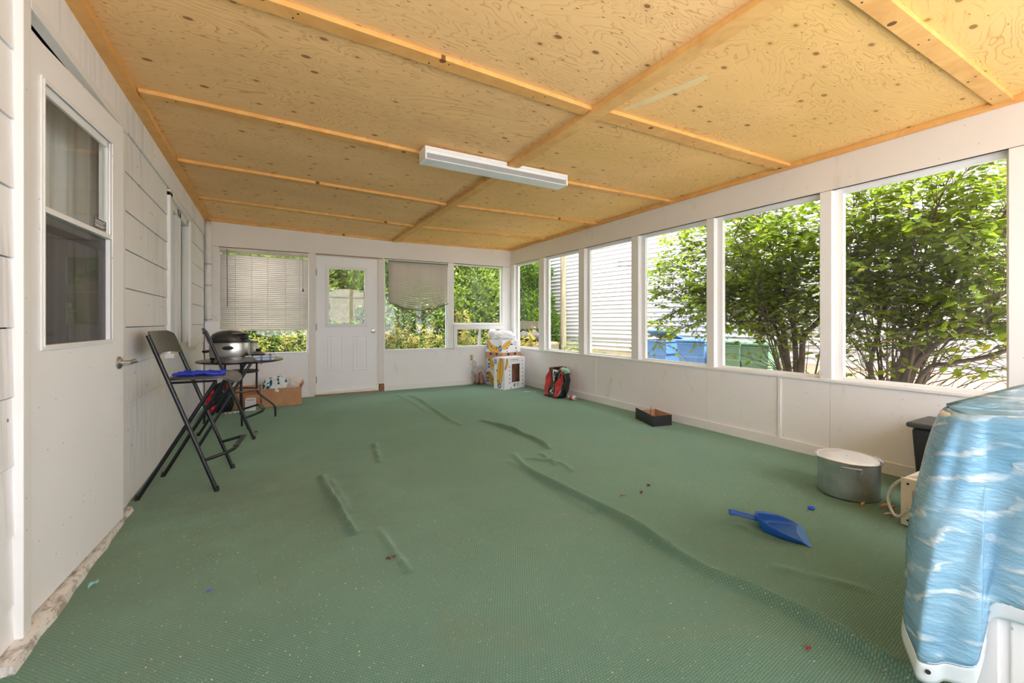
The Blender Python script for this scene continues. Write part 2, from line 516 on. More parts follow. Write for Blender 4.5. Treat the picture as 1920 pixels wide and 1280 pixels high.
# ------------------------------------------------------------------ ceiling: plywood sheets, strapping, middle beam
ceiling = structure('ceiling', 'plywood sheet ceiling with pine strapping over the joints')
PLY = 0.024
def strip_x(x0, x1, y0, y1, dz0, dz1, n=4):
    """slab that follows the sag, from zb+dz0 to zb+dz1"""
    mb = MB()
    for k in range(n):
        a, b = x0 + (x1 - x0) * k / n, x0 + (x1 - x0) * (k + 1) / n
    xs = [x0 + (x1 - x0) * k / n for k in range(n + 1)]
    v = []
    for x in xs:
        for (yy, dz) in ((y0, dz0), (y1, dz0), (y1, dz1), (y0, dz1)): v.append((x, yy, zb(x) + dz))
    f = []
    for k in range(n):
        for e in range(4):
            f.append((k * 4 + e, k * 4 + (e + 1) % 4, k * 4 + 4 + (e + 1) % 4, k * 4 + 4 + e))
    f.append((0, 1, 2, 3)); f.append((n * 4, n * 4 + 1, n * 4 + 2, n * 4 + 3))
    return mb.add(v, f)
BY = [0.80, 2.085, 3.30, 4.54, 5.78]
edges = [YF] + BY + [YB]
for i in range(len(edges) - 1):
    strip_x(XL, 1.748, edges[i] + 0.002, edges[i + 1] - 0.002, PLY, PLY + 0.014).build('plywood_sheet', M_plyL, ceiling)
    strip_x(1.752, XR, edges[i] + 0.002, edges[i + 1] - 0.002, PLY, PLY + 0.014).build('plywood_sheet', M_plyR, ceiling)
for i, y in enumerate(BY):
    w = 0.045
    strip_x(XL + 0.075, 1.712, y - w, y + w - 0.005, 0.0, PLY).build('strapping', M_lum, ceiling, bevel=0.002)
    strip_x(1.812, XR - 0.045, y - w - 0.03 * (i == 1), y + w - 0.005, 0.0, PLY).build('strapping', M_lum, ceiling, bevel=0.002)
bm_ = MB().box(1.715, 1.808, YF, YB, zb(1.75) - 0.012, zb(1.75) + PLY)
bm_.build('middle_beam', M_lum, ceiling, bevel=0.002)
MB().box(XL, XL + 0.07, YF, 4.66, 2.432, 2.468).build('edge_board', M_lum, ceiling, bevel=0.002)
MB().box(XL, XL + 0.07, 4.663, YB, 2.430, 2.466).build('edge_board', M_lum, ceiling, bevel=0.002)
MB().box(XR - 0.042, XR, YF, YB, 2.408, 2.445).build('edge_board', M_lum, ceiling, bevel=0.002)
strip_x(XL + 0.07, 1.712, YB - 0.04, YB, -0.004, PLY).build('edge_board', M_lum, ceiling)
strip_x(1.812, XR - 0.042, YB - 0.04, YB, -0.004, PLY).build('edge_board', M_lum, ceiling)
# nail heads in the strapping
nail = MB().lathe([(0, 0), (0.0045, 0), (0.0045, 0.002), (0, 0.002)], n=8).build('nail', M_dark, ceiling)
first = True
for i, y in enumerate(BY[0:4]):
    for x in (-0.5, 0.1, 0.75, 1.35, 2.1, 2.7, 3.3, 3.75):
        for dy in (-0.02, 0.018):
            loc = (x + rnd.uniform(-0.05, 0.05), y + dy, zb(x) - 0.0015)
            if first: nail.location = loc; first = False
            else: share(nail, 'nail', ceiling, loc)
MB().prism([(1.905, 1.96), (2.02, 1.50), (2.06, 1.49), (2.07, 1.56), (1.98, 1.88), (1.93, 2.0)],
           Matrix.Translation((0, 0, zb(1.98) + PLY - 0.0012)), 0.0010).build('bare_patch', plain('bare_wood', srgb(240, 212, 156), 0.6), ceiling)
roof = bx(XL - 0.6, XR + 0.35, YF - 0.4, YB + 0.35, 2.50, 2.58).build('roof', plain('roof_deck', srgb(150, 120, 80), 0.7))  # unseen slab added to keep skylight out above the ceiling
tag(roof, 'unseen porch roof deck added above the plywood to block the sky', None, None, 'structure')

# ------------------------------------------------------------------ left wall: painted lap siding, door, window
wall_left = structure('wall_left', 'white painted lap siding of the house')
bk = MB()
XB = XL - 0.02
bk.box(XB - 0.1, XB, YF, 2.13, -0.1, 2.47); bk.box(XB - 0.1, XB, 3.9, 4.72, -0.1, 2.47); bk.box(XB - 0.1, XB, 5.66, YB + 0.1, -0.1, 2.47)
bk.box(XB - 0.1, XB, 2.13, 3.9, 2.24, 2.47); bk.box(XB - 0.1, XB, 4.72, 5.66, 2.17, 2.47); bk.box(XB - 0.1, XB, 4.72, 5.66, -0.1, 0.84)
bk.build('backing', M_dark, wall_left)
COURSES = [-0.02, 0.14, 0.372, 0.605, 0.8355, 1.067, 1.30, 1.532, 1.763, 1.995, 2.235]
def siding(y0, y1, z0, z1, dz=0.0):
    """one lapped board, thicker at its lower edge"""
    mb = MB()
    g = 0.0025
    v = [(XB, y, z) for y in (y0, y1) for z in (z0 + g, z1)]
    b0, b1 = XL + 0.001, XL - 0.005
    vv = []
    for y in (y0, y1):
        vv += [(XB - 0.001, y, z0 + g), (b0, y, z0 + g), (b0 - 0.0005, y, z0 + 0.012), (b1, y, z1 - g), (XB - 0.001, y, z1 - g)]
    f = [(0, 1, 2, 3, 4), (5, 6, 7, 8, 9)] + [(i, (i + 1) % 5, 5 + (i + 1) % 5, 5 + i) for i in range(5)]
    return mb.add(vv, f).build('siding_board', M_side, wall_left)
for y0, y1, dz in ((YF, 0.55, 0.012), (0.553, 2.076, 0.012), (3.30, 4.565, 0.0), (5.70, YB, 0.0)):
    for k in range(len(COURSES) - 1):
        siding(y0, y1, COURSES[k] + (dz if k else 0), COURSES[k + 1] + dz)
siding(4.565, 5.70, 0.605, 0.82); siding(4.565, 5.70, 0.372, 0.605); siding(4.565, 5.70, 0.14, 0.372); siding(4.565, 5.70, -0.02, 0.14)
bx(XB, XL + 0.006, YF, 4.63, 2.238, 2.437).build('top_board', M_side, wall_left)
bx(XB, XL + 0.006, 4.632, YB, 2.238, 2.437).build('top_board', M_side, wall_left)

trim_1 = structure('trim_1', 'white casing around the house door')
bx(XB, XL + 0.022, 2.075, 2.132, 0.03, 2.235).build('casing_board', M_trim, trim_1, bevel=0.003)
bx(XB - 0.06, XL + 0.010, 2.132, 2.152, 0.03, 2.195).build('jamb', M_trim, trim_1, bevel=0.002)
bx(XB, XL + 0.012, 3.225, 3.302, 0.03, 2.235).build('casing_board', M_trim, trim_1, bevel=0.003)
bx(XB, XL + 0.022, 2.132, 3.302, 2.195, 2.235).build('casing_head', M_trim, trim_1, bevel=0.003)
bx(XB - 0.06, XL - 0.035, 2.132, 3.225, 2.15, 2.20).build('stop', M_trim, trim_1)
def conc_mat():
    t = NT('chipped_painted_concrete'); p = t.pos()
    n = t.noise(t.scalev(p, (2, 1, 1)), 14, 6, 0.65, 0.4)
    c = t.mix(t.mapr(n, 0.50, 0.62), srgb(222, 220, 215), srgb(168, 160, 148))
    c = t.mix(t.mapr(t.noise(p, 40, 4), 0.60, 0.72, 0, 0.7), c, srgb(104, 90, 76))
    return t.done(t.bsdf(c, 0.85, 0, 0.2, t.bump(n, 0.6, 0.01)))
M_conc = conc_mat()
trim_2 = MB()
v = []
for k in range(15):
    y = 1.93 + (3.25 - 1.93) * k / 14
    e = 0.004 * math.sin(k * 2.3) + 0.003 * math.sin(k * 5.1)
    v += [(XB, y, 0.0), (-0.690 + e, y, 0.0), (-0.697 + e, y, 0.028 + e * 0.5), (XB, y, 0.036)]
f = [(0, 1, 2, 3), tuple(14 * 4 + q for q in range(4))]
for k in range(14):
    for e in range(4): f.append((k * 4 + e, k * 4 + (e + 1) % 4, k * 4 + 4 + (e + 1) % 4, k * 4 + 4 + e))
tr2 = trim_2.add(v, f).build('trim_2', M_conc)
tag(tr2, 'chipped white concrete threshold below the house door', None, None, 'structure')

# house door, a little ajar
door_1 = structure('door_1', 'white house door standing slightly ajar', (XL, 2.155, 0))
door_1.rotation_euler = (0, 0, R(-3.9))
DL = dict(local=True)
y0, y1, za, zc_ = 0.105, 0.720, 1.012, 1.995
d = MB(); T = -0.044
d.box(T, 0, 0.004, y0, 0.047, 2.14); d.box(T, 0, y1, 0.892, 0.047, 2.14)
d.box(T, 0, y0, y1, 0.047, za); d.box(T, 0, y0, y1, zc_, 2.14)
d.build('door_slab', M_doorp, door_1, **DL)
fr = MB()
for w, x_ in ((0.020, 0.007), (0.010, 0.010)):
    fr.box(0, x_, y0 - w, y0, za - w, zc_ + w); fr.box(0, x_, y1, y1 + w, za - w, zc_ + w)
    fr.box(0, x_, y0, y1, za - w, za); fr.box(0, x_, y0, y1, zc_, zc_ + w)
fr.build('glazing_bead', M_trim, door_1, bevel=0.002, **DL)
sa = MB()
for (a, b, c_, e) in ((y0, y0 + 0.016, 1.53, zc_), (y1 - 0.022, y1, 1.53, zc_), (y0, y1, zc_ - 0.03, zc_)): sa.box(-0.018, -0.004, a, b, c_, e)
sa.box(-0.018, 0.006, y0 - 0.002, y1 + 0.004, 1.512, 1.535)
sa.build('upper_sash', M_trim, door_1, bevel=0.002, **DL)
sb = MB()
for (a, b, c_, e) in ((y0, y0 + 0.014, za, 1.51), (y1 - 0.034, y1 - 0.012, za, 1.51), (y0, y1, 1.452, 1.482)): sb.box(-0.036, -0.024, a, b, c_, e)
sb.build('lower_sash', M_alu, door_1, bevel=0.002, **DL)
M_dglass = glass_mat('door_glass', haze=0.02, refl=0.5)
bx(-0.013, -0.009, y0, y1, 1.52, zc_).build('upper_pane', M_dglass, door_1, **DL)
M_screen = glass_mat('door_screen', tint=(0.6, 0.6, 0.6), haze=0.08, hazecol=(0.3, 0.3, 0.3), refl=0.4)
bx(-0.022, -0.018, y0, y1, za, 1.52).build('lower_pane', M_screen, door_1, **DL)
tg = bx(-0.009, -0.0075, y1 - 0.16, y1 - 0.026, 1.548, 1.592).build('glazing_sticker', plain('sticker_grey', srgb(96, 96, 98), 0.4), door_1, **DL)
for k, zz in enumerate((1.582, 1.573, 1.563, 1.556)):
    bx(-0.0076, -0.0070, y1 - 0.150, y1 - 0.040 - 0.02 * (k % 2), zz - 0.002, zz + 0.0015).build('sticker_line', M_trim, tg, **DL)
hd = MB()
yh, zh = 0.822, 0.885
Mx = frame((0, yh, zh), (0, 1, 0), (0, 0, 1))
hd.lathe([(0, 0), (0.033, 0), (0.033, 0.006), (0.026, 0.012), (0.012, 0.014), (0.012, 0.045), (0, 0.045)], n=24, M=Mx)
hr = hd.build('lever_rose', M_chrome, door_1, smooth=True, **DL)
lv = MB().tube(smoothpath([(0.042, yh - 0.008, zh), (0.048, yh + 0.02, zh + 0.002), (0.050, yh + 0.06, zh + 0.003), (0.046, yh + 0.105, zh - 0.004)], 4), [0.011] * 9 + [0.010, 0.009, 0.008, 0.007], 10)
lv.build('lever', M_chrome, hr, smooth=True, **DL)
bx(T - 0.001, -0.0, 0.895, 0.897, 0.86, 0.91).build('latch_plate', M_chrome, door_1, **DL)

# dim house interior behind the door and window
M_int = plain('interior_wall', srgb(120, 116, 112), 0.8)
inr = MB()
inr.box(-2.2, -2.15, 1.6, 6.4, -0.1, 2.5); inr.box(-2.2, XB - 0.1, 1.55, 1.6, -0.1, 2.5); inr.box(-2.2, XB - 0.1, 6.4, 6.45, -0.1, 2.5)
inr.box(-2.2, XB - 0.1, 1.55, 6.45, 2.47, 2.52); inr.box(-2.2, XB - 0.1, 1.55, 6.45, -0.12, -0.07)
ino = inr.build('wall_interior', M_int); tag(ino, 'dim room of the house behind the glass', None, None, 'structure')
def curtain_mat(name, c):
    t = NT(name); p = t.objc()
    n = t.noise(t.scalev(p, (1, 26, 0.4)), 2.0, 3)
    return t.done(t.bsdf(t.mix(t.mapr(n, 0.35, 0.65), tuple(k * 0.8 for k in c[:3]) + (1,), c), 0.8, 0, 0.1))
cu = MB().grid(lambda a, b: (-0.90 + 0.016 * math.sin(a * 90) + 0.012 * math.sin(a * 37 + 1), 2.14 + a * 2.2, 0.6 + b * 1.75), 150, 4)
cuo = cu.build('door_curtain', curtain_mat('grey_curtain', srgb(232, 230, 228)), None, smooth='all', solid=0.004)
tag(cuo, 'pleated grey curtain hanging behind the glass of the house door', 'curtain')

# house window with added white slats behind, standing in for a reflection
window_1 = structure('window_1', 'narrow white slider window in the siding wall')
w = MB()
w.box(XB, XL + 0.020, 4.565, 4.665, 0.80, 2.20); w.box(XB, XL + 0.020, 5.66, 5.72, 0.80, 2.20); w.box(XB, XL + 0.020, 4.565, 5.72, 2.165, 2.215)
w.build('casing', M_trim, window_1, bevel=0.003)
bx(XB, XL + 0.055, 4.50, 5.78, 0.795, 0.835).build('sill', M_trim, window_1, bevel=0.004)
w = MB()
for (a, b) in ((4.665, 4.71), (5.06, 5.13), (5.16, 5.23), (5.60, 5.66)): w.box(XL - 0.05, XL - 0.005, a, b, 0.835, 2.165)
w.box(XL - 0.05, XL - 0.005, 4.665, 5.66, 0.835, 0.89); w.box(XL - 0.05, XL - 0.005, 4.665, 5.66, 2.10, 2.165)
w.build('window_frame', M_trim, window_1, bevel=0.003)
bx(XL - 0.032, XL - 0.028, 4.70, 5.62, 0.88, 2.11).build('pane', M_glass, window_1)
bw = thing('window_blind', (XL - 0.12, 5.2, 1.75), 'added white slats standing in for a reflection in the house wall window', 'blind')
sl0 = None
M_slat = plain('white_slat', srgb(238, 238, 236), 0.4)
for k in range(34):
    z = 0.92 + k * 0.027
    if sl0 is None:
        Mk = Matrix.Translation((0, 0, 0)) @ Matrix.Rotation(R(62), 4, 'Y')
        sl0 = MB().obox(Mk, 0.026, 0.86, 0.0012).build('slat', M_slat, bw, local=True); sl0.location = (0, 0, z - 1.75)
    else: share(sl0, 'slat', bw, (0, 0, z - 1.75))
bx(-0.02, 0.02, -0.43, 0.43, 0.085, 0.11).build('head_rail', M_slat, bw, local=True)

# ------------------------------------------------------------------ back wall
wall_back = structure('wall_back', 'white panelled end wall with windows and door')
def wb(n, x0, x1, z0, z1, y0=YB, y1=YB + 0.1, m=M_wall, bev=0.0): return bx(x0, x1, y0, y1, z0, z1).build(n, m, wall_back, bevel=bev)
wb('header_board', XL - 0.2, XR, 2.111, 2.47, YB, YB + 0.1, M_beige)
wb('header_shadow_gap', XL, XR, 2.106, 2.116, YB + 0.004, YB + 0.014, M_dark)
wb('post', XL - 0.2, -0.59, -0.02, 2.108, m=M_beige); wb('post', 0.50, 0.598, -0.02, 2.108, YB - 0.012, YB + 0.1, M_beige, 0.003)
wb('post', 1.497, 1.592, 0.12, 2.108, YB - 0.008, YB + 0.1, M_beige, 0.003)
wb('post', 2.668, 2.768, SILL, 2.108, m=M_trim, bev=0.003); wb('post', 3.735, XR, SILL, 2.108, m=M_trim, bev=0.003)
wb('lower_panel', -0.59, 0.50, -0.02, SILL); wb('lower_panel', 1.592, 2.70, -0.02, SILL - 0.01); wb('lower_panel', 2.70, XR, -0.02, SILL - 0.01)
wb('post_stub', 1.512, 1.588, -0.02, 0.12, YB - 0.02, YB + 0.05, plain('bare_split_wood', srgb(150, 112, 80), 0.8, var=0.4, vscale=30), 0.004)
MB().box(XL, 0.505, YB - 0.014, YB, 0, 0.085).build('board', M_trim, tag(structure('baseboard_back'), 'white skirting along the end wall'), bevel=0.002)
bb = bpy.data.objects['baseboard_back']
MB().box(1.595, XR - 0.015, YB - 0.014, YB, 0, 0.085).build('board', M_trim, bb, bevel=0.002)

def back_window(n, label, x0, x1, z0, z1, rail=None):
    w_ = structure('window_%d' % n, label)
    s_ = 0.022
    fr_ = MB()
    ya, yb_ = YB + 0.035, YB + 0.085
    fr_.box(x0, x0 + s_, ya, yb_, z0, z1); fr_.box(x1 - s_, x1, ya, yb_, z0, z1)
    fr_.box(x0 + s_, x1 - s_, ya, yb_, z0, z0 + s_); fr_.box(x0 + s_, x1 - s_, ya, yb_, z1 - s_, z1)
    fr_.build('window_frame', M_trim, w_, bevel=0.002)
    bx(x0 + s_, x1 - s_, YB + 0.062, YB + 0.066, z0 + s_, z1 - s_).build('pane', M_glass, w_)
    bx(x0 - 0.01, x1 + 0.01, YB - 0.012, YB + 0.04, z0 - 0.022, z0).build('sill', M_trim, w_, bevel=0.003)
    return w_
back_window(2, 'end wall window behind the closed blind', -0.59, 0.50, SILL, 2.105)
back_window(3, 'end wall window behind the sagging blind', 1.592, 2.668, SILL - 0.01, 2.105)
w4 = back_window(4, 'upper corner window of the end wall', 2.768, 3.735, 1.06, 2.105)
# slider below it
fr_ = MB(); xa, xb_, z0, z1 = 2.765, 3.76, 0.628, 1.035
for (a, b, c_, e) in ((xa, xa + 0.05, z0, z1), (xb_ - 0.05, xb_, z0, z1), (xa + 0.05, xb_ - 0.05, z0, z0 + 0.05), (xa + 0.05, xb_ - 0.05, z1 - 0.07, z1)): fr_.box(a, b, YB - 0.03, YB + 0.08, c_, e)
w5 = structure('window_5', 'low white slider window in the end wall corner')
fr_.build('window_frame', M_trim, w5)
fr_ = MB()
for (a, b) in ((xa + 0.05, xa + 0.072), (3.245, 3.285), (xb_ - 0.09, xb_ - 0.05)): fr_.box(a, b, YB - 0.005, YB + 0.03, z0 + 0.05, z1 - 0.07)
fr_.build('sash_stiles', M_trim, w5, bevel=0.002)
bx(xa + 0.06, 3.26, YB + 0.010, YB + 0.014, z0 + 0.05, z1 - 0.07).build('pane', M_glass, w5)
bx(3.27, xb_ - 0.06, YB + 0.022, YB + 0.026, z0 + 0.05, z1 - 0.07).build('pane', M_glass, w5)

# end door with half light
door_2 = structure('door_2', 'white half glazed door in the end wall', (0.605, YB, 0))
D0, DW, Dz0, Dz1 = 0.605, 0.886, 0.058, 2.075
def dd(a, b, c_, e, ya=0.012, yb_=0.056): return bx(a, b, ya, yb_, c_, e)
gx0, gx1, gz0, gz1 = 0.172, 0.690, 1.065, 1.895
sl = MB()
sl.box(0.004, gx0, 0.012, 0.056, Dz0, Dz1); sl.box(gx1, DW - 0.004, 0.012, 0.056, Dz0, Dz1)
sl.box(gx0, gx1, 0.012, 0.056, Dz0, gz0); sl.box(gx0, gx1, 0.012, 0.056, gz1, Dz1)
sl.build('door_slab', M_doorp, door_2, local=True)
fr_ = MB()
for (w_, yy) in ((0.045, 0.0), (0.030, -0.006)):
    fr_.box(gx0 - w_, gx0 + 0.004, yy, 0.014, gz0 - w_, gz1 + w_); fr_.box(gx1 - 0.004, gx1 + w_, yy, 0.014, gz0 - w_, gz1 + w_)
    fr_.box(gx0, gx1, yy, 0.014, gz0 - w_, gz0 + 0.004); fr_.box(gx0, gx1, yy, 0.014, gz1 - 0.004, gz1 + w_)
fr_.build('glazing_frame', M_trim, door_2, local=True, bevel=0.004)
bx(gx0, gx1, 0.006, 0.030, 1.458, 1.480).build('glazing_bar', M_trim, door_2, local=True, bevel=0.002)
bx(gx0, gx1, 0.034, 0.038, 1.47, gz1).build('pane', M_glass, door_2, local=True)
bx(gx0, gx1, 0.034, 0.038, gz0, 1.47).build('pane', M_glass, door_2, local=True)
for px0 in (0.155, 0.520):
    px1 = px0 + 0.215
    zz0, zz1 = 0.355, 0.895
    pr = MB()
    for (a, b, c_, e) in ((px0, px0 + 0.02, zz0, zz1), (px1 - 0.02, px1, zz0, zz1), (px0 + 0.02, px1 - 0.02, zz0, zz0 + 0.02), (px0 + 0.02, px1 - 0.02, zz1 - 0.02, zz1)): pr.box(a, b, 0.0035, 0.013, c_, e)
    po = pr.build('panel_moulding', M_doorp, door_2, local=True, bevel=0.004)
    bx(px0 + 0.045, px1 - 0.045, 0.005, 0.013, zz0 + 0.05, zz1 - 0.05).build('raised_field', M_doorp, po, local=True, bevel=0.006)
kn = MB().lathe([(0, 0), (0.030, 0), (0.030, 0.006), (0.012, 0.010), (0.012, 0.030), (0.024, 0.036), (0.030, 0.050), (0.026, 0.062), (0, 0.066)], n=20,
                M=frame((0.818, 0.012, 0.958), (1, 0, 0), (0, 0, 1)))
kn.build('door_knob', M_chrome, door_2, smooth=True, local=True)
for zz in (1.83, 1.02, 0.24):
    MB().tube([(0.0, 0.004, zz - 0.05), (0.0, 0.004, zz + 0.05)], 0.008, 8).build('hinge', M_alu, door_2, smooth=True, local=True)
_t = NT('torn_buff_film'); _p = _t.objc(); _n = _t.noise(_p, 18, 5, 0.6)
_cc = _t.mix(_t.mapr(_n, 0.35, 0.65), srgb(232, 222, 198), srgb(206, 200, 164))
_tl = _t.n('ShaderNodeBsdfTranslucent'); _t.set(_tl, 0, _cc)
_mx = _t.n('ShaderNodeMixShader'); _t.set(_mx, 0, 0.5); _t.set(_mx, 1, _t.bsdf(_cc, 0.8, 0, 0.1)); _t.set(_mx, 2, _tl.outputs[0])
M_paper = _t.done(_mx.outputs[0])
def film(poly, y): return MB().prism([(a, b) for a, b in poly], frame((0, y, 0), (1, 0, 0), (0, 0, 1)), 0.0015)
film([(0.175, 1.495), (0.172, 1.555), (0.20, 1.545), (0.24, 1.575), (0.33, 1.60), (0.47, 1.605), (0.57, 1.59), (0.64, 1.55), (0.69, 1.565), (0.69, 1.485), (0.45, 1.482), (0.25, 1.484)], 0.0420).build('torn_film', M_paper, door_2, local=True)
film([(0.185, 1.455), (0.688, 1.455), (0.688, 1.335), (0.62, 1.352), (0.575, 1.31), (0.545, 1.315), (0.545, 1.20), (0.515, 1.12), (0.46, 1.08), (0.38, 1.092), (0.30, 1.085), (0.265, 1.115), (0.23, 1.095), (0.20, 1.13), (0.185, 1.22), (0.20, 1.33)], 0.0420).build('torn_film', M_paper, door_2, local=True)
trim_3 = structure('trim_3', 'white frame of the end wall door')
bx(0.597, 0.609, YB, YB + 0.06, 0.03, 2.09).build('jamb', M_trim, trim_3); bx(1.487, 1.498, YB, YB + 0.06, 0.03, 2.09).build('jamb', M_trim, trim_3)
bx(0.597, 1.498, YB, YB + 0.06, 2.078, 2.09).build('head_jamb', M_trim, trim_3)
bx(0.60, 1.50, YB - 0.02, YB + 0.06, 0.0, 0.05).build('threshold', M_trim, trim_3, bevel=0.004)
bx(0.58, 1.51, YB - 0.032, YB - 0.018, -0.002, 0.022).build('worn_edge', plain('bare_threshold_wood', srgb(170, 130, 100), 0.8, var=0.3), trim_3, bevel=0.003)
bx(0.585, 1.56, YB - 0.0115, YB + 0.02, 2.090, 2.106).build('bare_head_edge', plain('bare_head_wood', srgb(176, 146, 118), 0.8), trim_3)

# ------------------------------------------------------------------ right wall: posts, sill, six wide windows
wall_right = structure('wall_right', 'white long wall with a band of wide windows')
def wr(n, y0, y1, z0, z1, x0=XR, x1=XR + 0.1, m=M_wall, bev=0.0): return bx(x0, x1, y0, y1, z0, z1).build(n, m, wall_right, bevel=bev)
wr('header_board', YF, YB, 2.151, 2.47, m=M_beige)
wr('header_shadow_gap', YF, YB, 2.146, 2.156, XR + 0.003, XR + 0.014, M_dark)
SEAMS = [YF, -0.3, 1.737, 2.125, 2.847, 4.565, YB]
for a, b in zip(SEAMS[:-1], SEAMS[1:]): wr('lower_panel', a + 0.0015, b - 0.0015, GZ, SILL - 0.012)
MB().box(XR - 0.010, XR, 2.11, 2.14, 0.09, SILL - 0.02).build('seam_strip', M_trim, wall_right, bevel=0.006)
MB().box(XR - 0.006, XR, 4.555, 4.575, 0.09, SILL - 0.02).build('seam_strip', M_trim, wall_right, bevel=0.003)
WIN = [(6.80, 6.00), (5.81, 4.94), (4.78, 3.90), (3.75, 2.85), (2.73, 1.81), (1.69, 0.785)]
WIN2 = WIN
pe = [YB] + [q for w_ in WIN for q in w_] + [0.70]
for k in range(0, len(pe), 2):
    a, b = pe[k], pe[k + 1]
    wr('post', b + (0.035 if k else 0.02) if k < len(pe) - 2 else b, a - 0.0, SILL, 2.148, XR, XR + 0.1, M_trim, 0.003)
wr('post', YF, -0.22, SILL, 2.148, m=M_trim)
for k, (a, b) in enumerate(WIN2):
    names = ['far corner', 'second from the far corner', 'third from the far corner', 'fourth, facing the blue bins', 'fifth, filled by the shrub', 'nearest wide', 'window past the side door', 'last window']
    w_ = structure('window_%d' % (6 + k), 'long wall window, ' + names[k])
    s_ = 0.02
    fr_ = MB(); xa, xb_ = XR + 0.058, XR + 0.10
    a2 = a + (0.035 if k < 6 else 0)
    fr_.box(xa, xb_, b, b + s_, SILL, HEAD + 0.01); fr_.box(xa, xb_, a - s_, a2, SILL, HEAD + 0.01)
    fr_.box(xa, xb_, b + s_, a - s_, SILL, SILL + s_); fr_.box(xa, xb_, b + s_, a - s_, HEAD - 0.025, HEAD + 0.01)
    fr_.build('window_frame', M_trim, w_, bevel=0.002)
    bx(XR + 0.074, XR + 0.078, b + s_, a - s_, SILL + s_, HEAD - 0.02).build('pane', M_glass, w_)
sill = bx(XR - 0.014, XR + 0.07, 0.70, YB - 0.0, SILL - 0.026, SILL).build('trim_4', M_trim, bevel=0.006)
tag(sill, 'white sill under the band of windows', None, None, 'structure')
bx(XR - 0.014, XR + 0.07, YF, -0.22, SILL - 0.026, SILL).build('extension', M_trim, sill)
br = structure('baseboard_right', 'white skirting under the long windows')
for a, b in ((YF, 1.2), (1.2, 3.3), (3.3, 5.2), (5.2, YB - 0.015)):
    bx(XR - 0.014, XR, a + 0.001, b - 0.001, 0, 0.088).build('board', M_trim, br, bevel=0.002)
# side door just at the right frame edge
door_3 = structure('door_3', 'white side door beside the nearest window')
bx(XR + 0.02, XR + 0.06, -0.21, 0.69, 0.04, 2.12).build('door_slab', M_doorp, door_3, bevel=0.003)
bx(XR - 0.006, XR + 0.02, 0.655, 0.70, 0.0, 2.148).build('jamb', M_trim, door_3, bevel=0.003)
MB().tube([(XR - 0.008, 0.655, 1.05), (XR - 0.008, 0.655, 1.12)], 0.009, 8).build('hinge', M_alu, door_3, smooth=True)
bx(XR, XR + 0.1, -0.22, 0.70, 2.12, 2.155).build('head', M_trim, door_3)

# rear end of the porch, behind the camera: unseen, its wide openings shaped to let daylight in
wall_rear = structure('wall_rear', 'unseen porch end behind the camera, left open to let daylight in')
for a in (XL, 0.75, 2.3, XR - 0.1): bx(a, a + 0.1, YF - 0.1, YF, 0.64, 2.15).build('post', M_trim, wall_rear)
bx(XL - 0.1, XR + 0.1, YF - 0.1, YF, GZ, 0.64).build('lower_panel', M_wall, wall_rear)
bx(XL - 0.1, XR + 0.1, YF - 0.1, YF, 2.15, 2.5).build('header_board', M_wall, wall_rear)

# ------------------------------------------------------------------ ground outside
def ground_mat():
    t = NT('yard_grass'); p = t.pos()
    n = t.noise(p, 2.0, 5); f_ = t.noise(p, 30, 4)
    c = t.mix(t.mapr(n, 0.35, 0.65), srgb(96, 112, 52), srgb(142, 140, 84))
    c = t.mix(t.mapr(f_, 0.4, 0.7, 0, 0.6), c, srgb(70, 84, 40))
    return t.done(t.bsdf(c, 0.95, 0, 0.1, t.bump(f_, 0.8, 0.03)))
gr = bx(-30, 40, -30, 45, GZ - 0.2, GZ).build('ground', ground_mat()); tag(gr, 'grassy ground around the porch', None, None, 'structure')
drv = bx(4.02, 9.5, -14, 5.9, GZ, GZ + 0.012).build('driveway', plain('pale_driveway', srgb(198, 186, 174), 0.9, var=0.12, vscale=3, bump=0.3, bscale=120))
tag(drv, 'pale driveway along the window wall', None, None, 'structure')
pat = bx(-8, 4.0, -14, YF - 0.12, GZ, GZ + 0.012).build('patio', plain('pale_concrete', srgb(196, 196, 198), 0.9, var=0.08, vscale=2))  # unseen pale ground added to bounce sunlight up into the porch
tag(pat, 'unseen pale concrete patio added to bounce daylight into the porch', None, None, 'structure')

# ------------------------------------------------------------------ neighbour's house across the driveway
M_vinyl = plain('white_vinyl_siding', srgb(196, 189, 189), 0.5, var=0.03, vscale=1.0)
M_found = plain('parged_foundation', srgb(206, 184, 164), 0.9, var=0.15, vscale=4)
ND = Vector((-0.124, 0.992, 0)).normalized(); NN = Vector((-ND.y, ND.x, 0))      # along the wall, and towards the porch
N0 = Vector((7.225 + 0.125 * 6, -6, 0)); NLEN = 15.3
house = thing('neighbour_house', (N0.x, N0.y, GZ), 'white sided house wall across the driveway beyond the windows', 'house')
def nb(s0, s1, d0, d1, z0, z1, mb=None):
    mb = mb or MB()
    v = []
    for s_ in (s0, s1):
        for (d, z) in ((d0, z0), (d1, z0), (d1, z1), (d0, z1)): v.append(tuple(N0 + ND * s_ + NN * d + Vector((0, 0, z))))
    return mb.add(v, [(0, 1, 2, 3), (4, 5, 6, 7)] + [(i, (i + 1) % 4, 4 + (i + 1) % 4, 4 + i) for i in range(4)])
nb(0, NLEN, -3.0, 0, GZ, 5.0).build('wall_core', M_dark, house)
nb(0, NLEN, -0.1, 0.012, GZ, 0.505).build('foundation', M_found, house)
sb0 = None
v = []
for s_ in (0, NLEN):
    v += [tuple(ND * s_ + NN * d + Vector((0, 0, z))) for (d, z) in ((0.0, 0), (0.030, 0.0), (0.029, 0.005), (0.004, 0.092), (0, 0.092))]
sbm = MB().add(v, [(0, 1, 2, 3, 4), (5, 6, 7, 8, 9)] + [(i, (i + 1) % 5, 5 + (i + 1) % 5, 5 + i) for i in range(5)])
